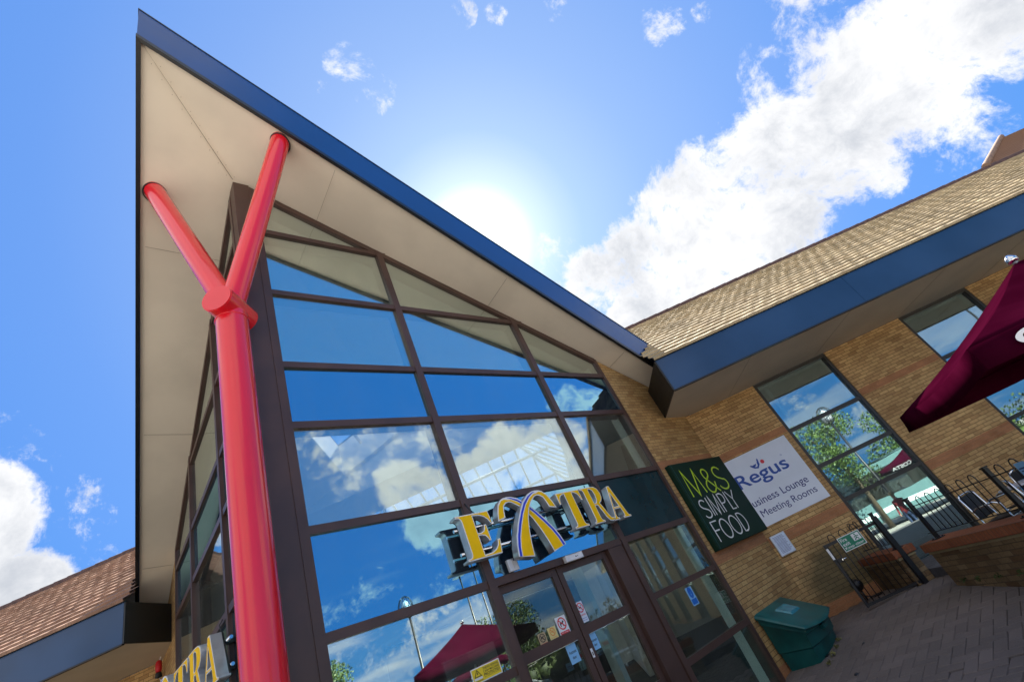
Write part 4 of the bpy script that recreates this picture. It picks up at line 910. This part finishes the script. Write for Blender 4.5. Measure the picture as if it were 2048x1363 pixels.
nt_ = thing('railing_notice','small pale blue notice tied to the long hooped railing','notice',tuple(f2.P(4.85,-.14,1.0)))
MB(f2).box(4.83,4.99,-.146,-.143,1.02,1.18).done('sheet', M['skyblue'], nt_); t = MB(f2); t.box(4.85,4.97,-.1429,-.142,1.10,1.115); t.box(4.85,4.95,-.1429,-.142,1.07,1.08); t.done('print', M['navy'], nt_)
# gate, swung open
gv = Vector(FWR.P(.475,1.08,0))-Vector(FWR.P(1.50,1.30,0)); GWd = gv.length; gu = gv.normalized()
gf = Fr(FWR.P(1.50,1.30,0), gu, Vector((0,0,1)).cross(gu))
if gf.v.dot(FWR.v) < 0: gf.v = -gf.v
gt = thing('gate','black hooped steel gate standing open with a green sign','gate',tuple(gf.P(0,0,0)))
GT = 1.13
q = MB(gf); q.box(0,.05,-.02,.02,.02,GT); q.box(GWd-.045,GWd,-.02,.02,.02,GT); q.box(.051,GWd-.046,-.019,.019,.03,.075); q.box(.051,GWd-.046,-.019,.019,GT-.05,GT); q.done('gate_frame', M['black'], gt)
for k in range(9):
    a = .15+k*.105; MB(gf).tube([(a,0,.07),(a,0,GT-.04)],.008,6).done('bar', M['black'], gt)
for a in (.18,.40,.62,.84):
    MB(gf).tube([(a-.06,0,GT-.01)]+[(a-.06*math.cos(math.radians(x)),0,GT+.03+.085*math.sin(math.radians(x))) for x in range(0,181,15)]+[(a+.06,0,GT-.01)],.0085,6).done('hoop', M['black'], gt)
MB(gf).box(GWd-.04,GWd+.004,.021,.045,.86,1.06,.004).done('keypad', M['steel'], gt); MB(gf).box(GWd-.16,GWd-.05,-.03,.035,.78,.85).done('lock_box', M['black'], gt)
t = MB(gf); t.tube([(GWd-.14,.03,.815),(GWd-.14,.075,.815)],.014,12); t.tube([(GWd-.14,.07,.815),(GWd-.21,.07,.815)],.012,10); t.done('handle', M['chrome'], gt)
gp = MB(FWR); gp.box(1.455,1.545,1.305,1.36,-.05,1.20); gp.done('gate_post', M['black'], gt)
# exit sign reads from the forecourt: reading direction is +t
sgf = Fr(gf.P(GWd,0,0), -gf.u, gf.v)
fs = thing('exit_sign','green and white Fire exit Keep clear sign fixed to the gate','sign',tuple(sgf.P(.45,.02,.89)))
MB(sgf).box(.272,.690,.022,.026,.885,1.135).done('sign_panel', M['white'], fs); MB(sgf).box(.284,.678,.0255,.0275,.897,1.123).done('field', M['fire'], fs)
for wd_, a0, a1, c0, c1 in (('Fire',.305,.42,1.045,1.105),('exit',.305,.435,.972,1.03),('Keep clear',.305,.66,.905,.958)):
    t = MB(sgf); text(t,wd_,a0,a1,c0,c1,.0285,.01,.0006); t.done('lettering', M['white'], fs)
MB(sgf).box(.52,.66,.0274,.029,.985,1.105).done('symbol_panel', M['white'], fs)
t = MB(sgf); t.tube([(.585,.0288,1.085),(.585,.0298,1.085)],.013,10); ribbon(t,[(.60,1.065),(.585,1.03),(.56,1.01),(.545,.995)],.016,.0291,.0008); ribbon(t,[(.585,1.03),(.61,1.015),(.615,.992)],.014,.0291,.0008); ribbon(t,[(.60,1.062),(.565,1.055),(.55,1.035)],.010,.0291,.0008); ribbon(t,[(.60,1.06),(.625,1.045),(.64,1.055)],.010,.0291,.0008); t.done('running_figure', M['fire'], fs)
# black ball topped stand behind the gate
bs = thing('ball_bollard','black ball topped stand with a wire foot behind the gate','stand',tuple(FWR.P(.85,.42,0)))
MB(FWR).lathe((.85,.42,.30),[(.01,-.11),(.06,-.09),(.1,-.04),(.11,0),(.1,.05),(.06,.09),(.01,.105)],18).done('ball', M['black'], bs)
t = MB(FWR); t.tube([(.85,.42,.20),(.85,.42,.02)],.02,8); t.tube([(.85,.42,.10),(.98,.45,.03),(1.12,.44,.025),(1.2,.36,.025),(1.1,.30,.025),(.95,.36,.03)],.012,6); t.done('foot', M['black'], bs)
# chairs and tables on the terrace
def chair(loc, rz, lab, tip=0):
    F = Fr(Vector(loc), (math.cos(rz),math.sin(rz),0), (-math.sin(rz),math.cos(rz),0))
    s = thing('terrace_chair', lab, 'chair', loc, 'metal chairs on the terrace'); 
    for sg_ in (-1,1):
        t = MB(F); x = .235*sg_
        t.tube([(x,-.24,0),(x,-.20,.42),(x,-.19,.62),(x,-.12,.66),(x,.14,.655),(x,.20,.62)],.0135,10); t.done('arm_leg', M['chrome'], s)
        t = MB(F); t.tube([(x,.27,0),(x*.92,.19,.44),(x*.9,.24,.84)],.0135,10); t.done('leg', M['chrome'], s)
    t = MB(F); t.tube([(-.21,.24,.84),(-.12,.26,.87),(.12,.26,.87),(.21,.24,.84)],.0135,10); t.tube([(-.225,-.19,.42),(.225,-.19,.42)],.011,8); t.tube([(-.225,-.21,.2),(.225,-.21,.2)],.009,8); t.tube([(-.23,.24,.2),(.23,.24,.2)],.009,8); t.tube([(-.235,-.2,.2),(-.24,.24,.2)],.009,8); t.tube([(.235,-.2,.2),(.24,.24,.2)],.009,8); t.done('brace', M['chrome'], s)
    MB(F).box(-.21,.21,-.21,.19,.425,.445,.008).done('seat', M['wicker'], s)
    t = MB(F); t.add([(-.205,.195,.50),(.205,.195,.50),(.2,.245,.85),(-.2,.245,.85),(-.205,.213,.50),(.205,.213,.50),(.2,.263,.85),(-.2,.263,.85)],[(0,1,2,3),(4,5,6,7),(0,1,5,4),(1,2,6,5),(2,3,7,6),(3,0,4,7)]); t.done('backrest', M['wicker'], s)
    return s
CH = chair(tuple(FWR.P(2.05,3.35,.15)), math.radians(-20), 'chrome framed chair nearest the long railing, black woven seat')
chair(tuple(FWR.P(2.75,3.0,.15)), math.radians(150), 'chrome framed chair close to the wing wall behind the railing')
chair(tuple(FWR.P(2.05,4.25,.15)), math.radians(10), 'chrome framed chair under the maroon parasol edge, beside the post')
chair(tuple(FWR.P(2.9,4.0,.15)), math.radians(200), 'chrome framed chair at the far side of the round table')
def table(loc, lab):
    s = thing('terrace_table', lab, 'table', loc); F = Fr(Vector(loc),(1,0,0),(0,1,0))
    MB(F).lathe((0,0,0),[(.01,.70),(.36,.70),(.37,.712),(.36,.725),(.01,.725)],32).done('tabletop', M['steel'], s); MB(F).tube([(0,0,.03),(0,0,.70)],.03,12).done('pedestal', M['chrome'], s); MB(F).lathe((0,0,0),[(.02,0),(.24,0),(.23,.02),(.05,.05),(.02,.06)],24).done('base', M['steel'], s)
table(tuple(FWR.P(2.45,3.65,.15)), 'round metal table among the terrace chairs')
tp = MB(FWR); tp.box(1.73,13,.002,8.5,-.45,.15); setting(tp.done('terrace_paving', plain('terrace_slab', (.10,.095,.10), .85, noise=.2)))

# ================================================================ parasols
def parasol(ctr, rz, half, ze, za, lab, textlab=None, lean=0, ground=0.):
    s = thing('parasol', lab, 'parasol', (ctr[0],ctr[1],ground))
    F = Fr((ctr[0],ctr[1],0),(math.cos(rz),math.sin(rz),0),(-math.sin(rz),math.cos(rz),0))
    t = MB(F); n = 10; hx, hy = half
    cor = [(-hx,-hy),(hx,-hy),(hx,hy),(-hx,hy)]
    def surf(k, u, v):   # panel k, u along edge 0..1, v 0 apex ..1 edge ; canvas sags between the ribs
        p, q = cor[k], cor[(k+1)%4]
        e = (p[0]+(q[0]-p[0])*u, p[1]+(q[1]-p[1])*u); sag = math.sin(math.pi*u)*v
        return (e[0]*v*(1-.035*sag), e[1]*v*(1-.035*sag), za+(ze-za)*v-.05*sag-.05*math.sin(math.pi*v))
    for k in range(4):
        G = [[t.bm.verts.new(F.P(*surf(k,i/n,j/n))) for i in range(n+1)] for j in range(1,n+1)]; ap = t.bm.verts.new(F.P(0,0,za))
        for i in range(n): t.bm.faces.new((ap,G[0][i],G[0][i+1]))
        for j in range(n-1):
            for i in range(n): t.bm.faces.new((G[j][i],G[j+1][i],G[j+1][i+1],G[j][i+1]))
    bmesh.ops.remove_doubles(t.bm, verts=t.bm.verts, dist=.002)
    cn = t.done('canopy', M['maroon'], s, smooth=30)
    sd = cn.modifiers.new('cloth','SOLIDIFY'); sd.thickness = .006
    for k in range(4):
        v_ = MB(F); P = [surf(k,i/n,1) for i in range(n+1)]; wv = [.015*math.sin(i*1.9+k) for i in range(n+1)]
        out = (lambda p, d: (p[0]*(1+d/ max(hx,hy)), p[1]*(1+d/max(hx,hy))))
        A = [v_.bm.verts.new(F.P(*p)) for p in P]; Bv = [v_.bm.verts.new(F.P(*out(p,w_+.02),p[2]-.20)) for p, w_ in zip(P,wv)]
        for i in range(n): v_.bm.faces.new((A[i],A[i+1],Bv[i+1],Bv[i]))
        vo = v_.done('valance', M['maroon'], s, smooth=60); so_ = vo.modifiers.new('cloth','SOLIDIFY'); so_.thickness = .005
    for k in range(4):
        c = cor[k]; t = MB(F); t.tube([(0,0,za-.10),(c[0]*.5,c[1]*.5,(za+ze)/2-.085),(c[0]*.96,c[1]*.96,ze-.025)],.011,6); t.done('rib', M['steel'], s)
        t = MB(F); t.tube([(0,0,za-.62),(c[0]*.5,c[1]*.5,(za+ze)/2-.09)],.011,6); t.done('stay', M['steel'], s)
    MB(F).tube([(0,0,ground),(0,0,za+.02)],.026,14).done('pole', M['steel'], s)
    MB(F).lathe((0,0,za),[(.01,0),(.05,.01),(.055,.05),(.03,.08),(.012,.10)],14).done('finial', M['chrome'], s)
    MB(F).lathe((0,0,ground),[(.02,0),(.30,0),(.30,.05),(.08,.09),(.04,.28),(.03,.30)],20).done('base', M['black'], s)
    return s, F, surf, cor
pc_ = FWR.P(1.4543,7.0404,0)
PRZ = .36532
# wing frame axes as plain rotation: x -> along wing, y -> outwards
ex = FWR.u*math.cos(PRZ)+FWR.v*math.sin(PRZ); rzw = math.atan2(ex.y, ex.x)
s, PF, surf, cor = parasol((pc_.x,pc_.y), rzw, (1.47,1.40), 2.17, 2.84, 'maroon canvas parasol with white valance lettering, cut off by the right edge', ground=-.02)
def valance_text(s, F, surf, cor, k, word, mm, u0, u1, bold=.03):
    p, q = Vector(F.P(*surf(k,0,1))), Vector(F.P(*surf(k,1,1)))
    mid = Vector(F.P(*surf(k,.5,1))); ctr = Vector((F.o.x,F.o.y,mid.z)); o = (mid-ctr); o.z = 0; o.normalize()
    u = Vector((0,0,1)).cross(o)
    if (q-p).dot(u) < 0: p, q = q, p
    L = (q-p).length; fr = Fr(p, (q-p).normalized(), o)
    t = MB(fr); nn_ = len(word)
    cu = bpy.data.curves.new('tmp','FONT'); cu.body = word; cu.extrude = .0015; cu.offset = bold
    me = _mesh_of(cu); xs_ = [v.co.x for v in me.vertices]; ys_ = [v.co.y for v in me.vertices]
    sx = (u1-u0)*L/(max(xs_)-min(xs_)); sy = .125/(max(ys_)-min(ys_)); b0 = len(t.bm.verts); t.bm.from_mesh(me); t.bm.verts.ensure_lookup_table()
    for v in t.bm.verts:
        a = u0*L+(v.co.x-min(xs_))*sx; h = (v.co.y-min(ys_))*sy; uu = a/L; sg_ = math.sin(math.pi*uu)
        dep = -.035*sg_*1.4+.058-.022*(h/.125)+.012
        v.co = fr.P(a, dep+v.co.z, -.05*sg_-.165+h)
    bpy.data.meshes.remove(me)
    return t.done('lettering', mm, s)
for k in (0,2): valance_text(s, PF, surf, cor, k, 'COSTA', M['white'], .088, .42)

# ================================================================ what stands behind the camera and shows in the glass
pr = parasol((10.35,-13.5), .5, (1.05,1.05), 2.02, 2.50, 'maroon parasol out on the forecourt, mirrored in the left pane', ground=-.5)
for k in (0,2): valance_text(pr[0], pr[1], pr[2], pr[3], k, 'COSTA', M['white'], .30, .72)
def lamp(loc, h, lab, globe=True):
    s = thing('lamp_post', lab, 'lamp post', loc, 'car park lamp posts'); F = Fr(Vector(loc),(1,0,0),(0,1,0))
    MB(F).tube([(0,0,0),(0,0,1.2),(0,0,h)],[.075,.06,.045],12).done('post', M['black'], s)
    if globe:
        t = MB(F)
        for k in range(12):
            x = 2*math.pi*k/12; t.tube([(.04*math.cos(x),.04*math.sin(x),h-.05)]+[(r*math.cos(x),r*math.sin(x),h+z) for r, z in ((.22,.05),(.30,.25),(.30,.45),(.2,.66),(.05,.75))],.012,5)
        t.tube([(.3*math.cos(a/12*math.pi),.3*math.sin(a/12*math.pi),h+.35) for a in range(25)],.012,5); t.done('lamp_basket', M['black'], s)
        MB(F).lathe((0,0,h),[(.03,.02),(.16,.1),(.2,.3),(.12,.52),(.03,.6)],14).done('lamp_globe', M['rgwhite'], s)
    else:
        MB(F).box(-.16,.16,-.5,.5,h-.02,h+.09,.02).done('lamp_head', M['steel'], s)
lamp((8.43,-14.15,-.52), 5.15, 'black post with a round basket lamp, mirrored in the lower left pane')
lamp((15.0,-20.0,-.52), 7.2, 'tall slim post with a flat double lamp head', False)
lamp((17.1,-21.6,-.52), 8.4, 'taller slim post beyond the other, flat lamp head', False)
def leafcloud(mb, c, rad, n, size, rnd):
    for _ in range(n):
        while True:
            p = Vector((rnd.uniform(-1,1),rnd.uniform(-1,1),rnd.uniform(-1,1)))
            if .25 < p.length < 1: break
        p = Vector((p.x*rad[0],p.y*rad[1],p.z*rad[2]))+Vector(c)
        a = Vector((rnd.gauss(0,1),rnd.gauss(0,1),rnd.gauss(0,1))).normalized(); b = a.orthogonal().normalized(); d = a.cross(b); s_ = size*rnd.uniform(.6,1.4)
        v = [mb.bm.verts.new(p+b*s_*x+d*s_*.55*y) for x, y in ((-1,0),(0,-1),(1,0),(0,1))]; mb.bm.faces.new(v)
def tree(loc, h, r, lab, seed):
    rnd = random.Random(seed); s = thing('broadleaf_tree', lab, 'tree', loc, 'trees round the car park'); F = Fr(Vector(loc),(1,0,0),(0,1,0))
    t = MB(F); t.tube([(0,0,0),(.06,.02,h*.3),(.0,.08,h*.6),(.05,0,h*.85)],[.17,.13,.08,.03],10)
    cl = []
    for k in range(11):
        x = rnd.uniform(0,6.28); z = h*rnd.uniform(.38,.92); q = r*rnd.uniform(.3,.8)*(1.1-abs(z/h-.62))
        c = (q*math.cos(x),q*math.sin(x),z); cl.append(c); t.tube([(0,.05,z*.7),(c[0]*.6,c[1]*.6,z*.92),c],[.06,.035,.012],6)
    t.done('trunk', M['bark'], s)
    t = MB(F)
    for c in cl: leafcloud(t, F.P(*c), (r*.42,r*.42,r*.34), 620, .075, rnd)
    t.done('crown', M['leaf'], s, uv=False, recalc=False)
tree((4.9,-23.5,-.52), 7.2, 2.6, 'tall rounded tree standing apart on the lawn side', 1)
tree((8.2,-27,-.52), 6.2, 2.4, 'medium tree beside the parked coach', 2)
tree((21,-25,-.52), 6.0, 2.6, 'spreading tree at the far end of the clipped hedge', 4)
hd_ = thing('hedge','long uneven green hedge along the edge of the car park','hedge',(17,-24,-.52)); t = MB(); rnd = random.Random(9)
for k in range(34):
    x = 9+k*.75; y = -26.2+k*.33+rnd.uniform(-.2,.2)
    leafcloud(t,(x,y,.9+rnd.uniform(-.1,.25)),(.7,.6,1.45+rnd.uniform(0,.5)),560,.085,rnd)
for k in range(33):
    x = 9+k*.75; y = -26.2+k*.33
    t.tube([(x-.5,y-.25,.55+.1*math.sin(k*1.7)),(x+.5,y+.2,.6+.1*math.sin(k*2.3))],0.7,10)
t.done('foliage', M['leaf2'], hd_, uv=False, recalc=False)
t = MB(); 
for k in range(0,34,2): t.tube([(9+k*.75,-26.2+k*.33,-.52),(9.1+k*.75,-26.2+k*.33,1.2)],[.05,.02],6)
t.done('stem', M['bark'], hd_)
def car(loc, rz, paintm, lab):
    s = thing('parked_car', lab, 'car', loc, 'cars in the car park'); F = Fr(Vector(loc),(math.cos(rz),math.sin(rz),0),(-math.sin(rz),math.cos(rz),0))
    prof = [(-2.1,.35),(-2.15,.62),(-2.05,.84),(-1.6,.93),(-.95,.98),(-.45,1.38),(.2,1.47),(.95,1.43),(1.6,1.08),(2.0,1.0),(2.1,.7),(2.08,.35)]
    t = MB(F); sec = [(-.86,.94,.0),(-.80,1,.02),(.80,1,.02),(.86,.94,0)]
    R_ = [[t.bm.verts.new(F.P(a*sx, y*(1 if c < 1.0 else 1-.32*(c-1.0)/.47), c)) for a, c in prof] for y, sx, _ in sec]
    for r, q in zip(R_, R_[1:]):
        for i in range(len(prof)-1): t.bm.faces.new((r[i],r[i+1],q[i+1],q[i]))
        t.bm.faces.new((r[-1],r[0],q[0],q[-1]))
    t.bm.faces.new(R_[0]); t.bm.faces.new(list(reversed(R_[-1]))); t.done('body', paintm, s, smooth=35)
    for y in (-1,1):
        g = MB(F); g.prism([(-.82,1.0),(-.40,1.33),(.15,1.40),(.15,1.0)], y*.80-.02*y, y*.845); g.prism([(.22,1.0),(.22,1.40),(.85,1.35),(1.32,1.05)], y*.80-.02*y, y*.845); g.done('side_window', M['darkglass'], s)
    g = MB(F); g.add([(-.97,-.66,1.0),(-.97,.66,1.0),(-.50,.60,1.37),(-.50,-.60,1.37)],[(0,1,2,3)]); g.done('windscreen', M['darkglass'], s)
    for x in (-1.35,1.3):
        for y in (-.80,.80):
            d = 1 if y > 0 else -1; w_ = MB(F); w_.tube([(x,y-.1*d,.31),(x,y+.09*d,.31)],.31,24); wh = w_.done('wheel', M['rubber'], s, smooth=40)
            r = MB(F); r.tube([(x,y+.08*d,.31),(x,y+.10*d,.31)],.20,16); r.done('rim', M['steel'], wh)
    for y in (-.6,.6):
        MB(F).box(-2.13,-2.0,y-.17,y+.17,.66,.80,.02).done('headlight', M['chrome'], s); MB(F).box(2.0,2.1,y-.14,y+.14,.78,.92,.02).done('tail_light', M['signred'], s)
car((17.4,-14.3,-.03), 2.4, paint('pale_teal_paint',(.35,.62,.60)), 'pale teal hatchback parked near the end of the terrace')
car((14.6,-18.2,-.52), .5, paint('silver_paint',(.55,.56,.57)), 'silver hatchback parked in front of the hedge')
cs = thing('coach','pale teal touring coach parked by the trees','coach',(5.8,-25.2,-.52)); F = Fr(Vector((5.8,-25.2,-.52)),(.95,-.31,0),(.31,.95,0))
MB(F).box(-5,5,-1.25,1.25,.35,3.4,.12).done('body', paint('coach_teal',(.13,.24,.25)), cs)
for y in (-1,1): MB(F).box(-4.4,4.7,y*1.24,y*1.262,1.5,2.9).done('side_window', M['darkglass'], cs); MB(F).box(-5.0+.2,4.8,y*1.245,y*1.258,.75,1.0).done('side_stripe', M['intpost'], cs)
MB(F).box(-5.02,-4.985,-1.1,1.1,1.2,3.0).done('windscreen', M['darkglass'], cs)
for x in (-3.3,2.6):
    for y in (-1.1,1.1): MB(F).tube([(x,y-.14,.48),(x,y+.16*(1 if y > 0 else .4),.48)],.48,24).done('wheel', M['rubber'], cs, smooth=40)
def person(loc, rz, lab, top, legs, hair, arm=.15, stride=.12):
    F = Fr(Vector(loc),(math.cos(rz),math.sin(rz),0),(-math.sin(rz),math.cos(rz),0))
    V = [((0,0,.95),.13),((0,0,1.12),.125),((0,.01,1.32),.15),((0,.01,1.44),.085),((0,-.01,1.53),.055),((0,-.03,1.63),.095),((0,-.02,1.73),.07)]
    E = [(i,i+1) for i in range(6)]
    def chain(frm, pts):
        k = frm
        for p, r in pts: V.append((p,r)); E.append((k,len(V)-1)); k = len(V)-1
    for sx, st_ in ((-1,stride),(1,-stride)):
        chain(0,[((.10*sx,0,.88),.095),((.11*sx,-st_*.6,.50),.065),((.11*sx,st_*.4,.10),.045),((.12*sx,st_*.4-.02,.045),.042),((.13*sx,st_*.4-.16,.035),.032)])
        chain(2,[((.19*sx,.01,1.37),.062),((.24*sx,.03+st_*.3,1.10),.045),((.24*sx,-.08+st_*.5,.88),.034),((.24*sx,-.10+st_*.5,.80),.026)])
    me = bpy.data.meshes.new('b'); me.from_pydata([F.P(*p) for p, _ in V], E, []); ob = bpy.data.objects.new('b', me); COL.objects.link(ob)
    sk = ob.modifiers.new('s','SKIN'); sk.use_smooth_shade = True
    for d, (_, r) in zip(me.skin_vertices[0].data, V): d.radius = (r, r)
    me.skin_vertices[0].data[0].use_root = True
    sb = ob.modifiers.new('d','SUBSURF'); sb.levels = 1
    bpy.context.view_layer.update(); m2_ = bpy.data.meshes.new_from_object(ob.evaluated_get(bpy.context.evaluated_depsgraph_get())); bpy.data.objects.remove(ob)
    s = thing('person', lab, 'person', loc, None)
    t = MB(F); t.bm.from_mesh(m2_)
    for f in t.bm.faces:
        q = f.calc_center_median()-F.o; h = q.z; side = abs(q.dot(F.u))
        f.material_index = 0 if (h > 1.46 or (side > .2 and h < .90 and h > .7)) else (1 if h > .93 or side > .19 else (2 if h > .07 else 3))
    t.done('body', [M['skin'], top, legs, M['black']], s, smooth=180, uv=False)
    hh = MB(F); hh.lathe((0,-.0,1.63),[(.03,-.03),(.10,.0),(.108,.06),(.085,.12),(.03,.15)],14); hh.done('hair', hair, s, smooth=180)
    fc = MB(F); fc.tube([(0,-.105,1.635),(0,-.145,1.615),(0,-.11,1.605)],[.010,.016,.012],8); fc.box(-.028,.028,-.122,-.112,1.575,1.583); fc.done('face', M['skin'], s, smooth=60)
    for sx in (-1,1): MB(F).tube([(.036*sx,-.108,1.652),(.036*sx,-.118,1.652)],.011,8).done('eye', M['ink'], s)
    return s
M['skin'] = plain('skin', (.50,.28,.19), .5)
cl1, cl2, cl3 = plain('dark_suit',(.012,.013,.02),.8), plain('red_top',(.22,.015,.02),.8), plain('denim',(.04,.07,.16),.85)
person((12.2,-7.4,.15), 2.3, 'person in a dark suit walking across the terrace', cl1, cl1, M['ink'])
person((8.6,-13.6,-.50), 3.3, 'person in a red top and jeans standing by the far parasol', cl2, cl3, plain('fair_hair',(.45,.32,.15),.6), stride=.04)
person((11.4,-12.4,-.50), 3.0, 'person in jeans and pale shirt standing by the far parasol', M['rgwhite'], cl3, M['bark'], stride=.05)

# ---------------------------------------------------------------- small things on the ground
rnd = random.Random(5)
def litter(name, lab, cat, loc, size, mm, seed):
    r2 = random.Random(seed); s = MB(); z0 = gz(loc[0])
    ring_ = [(loc[0]+size*math.cos(a)*r2.uniform(.6,1.1), loc[1]+size*.6*math.sin(a)*r2.uniform(.6,1.1)) for a in [2*math.pi*k/9 for k in range(9)]]
    b = [s.bm.verts.new((x,y,z0+.001)) for x, y in ring_]; tp_ = [s.bm.verts.new((loc[0]+(x-loc[0])*.55,loc[1]+(y-loc[1])*.55,z0+size*.35*r2.uniform(.6,1.2))) for x, y in ring_]
    for i in range(9): s.bm.faces.new((b[i],b[(i+1)%9],tp_[(i+1)%9],tp_[i]))
    s.bm.faces.new(tp_); s.bm.faces.new(list(reversed(b)))
    return tag(s.done(name, mm), lab, cat)
litter('dropped_leaf','largest dark scrap on the paving in front of the grit bin','litter',(6.75,-1.36),.055,M['ink'],1)
litter('dropped_leaf','small dark scrap on the paving beside the grit bin, towards the gate','litter',(7.75,-1.25),.045,M['ink'],2)
litter('dropped_leaf','dark scrap on the paving nearest the bottom edge','litter',(5.95,-1.48),.05,M['ink'],3)
wd = thing('weed','small green weeds growing at the foot of the long low wall','weed',tuple(FWR.P(1.36,2.9,0))); t = MB()
for k in range(5): 
    p = FWR.P(1.33-.02*rnd.random(),2.45+k*.42+rnd.random()*.2,.03); leafcloud(t,p,(.05,.05,.04),26,.018,rnd)
t.done('leaves', M['leaf2'], wd, uv=False, recalc=False)
wd = thing('weed','straw coloured weeds at the foot of the green grit bin','weed',(7.6,-.72,gz(7.6))); t = MB()
for k in range(4): leafcloud(t,(7.35+k*.28,-.80+.02*k,gz(7.4+k*.28)+.02),(.07,.05,.03),26,.02,rnd)
t.done('leaves', plain('dry_weed',(.16,.15,.05),.8,noise=.3), wd, uv=False, recalc=False)
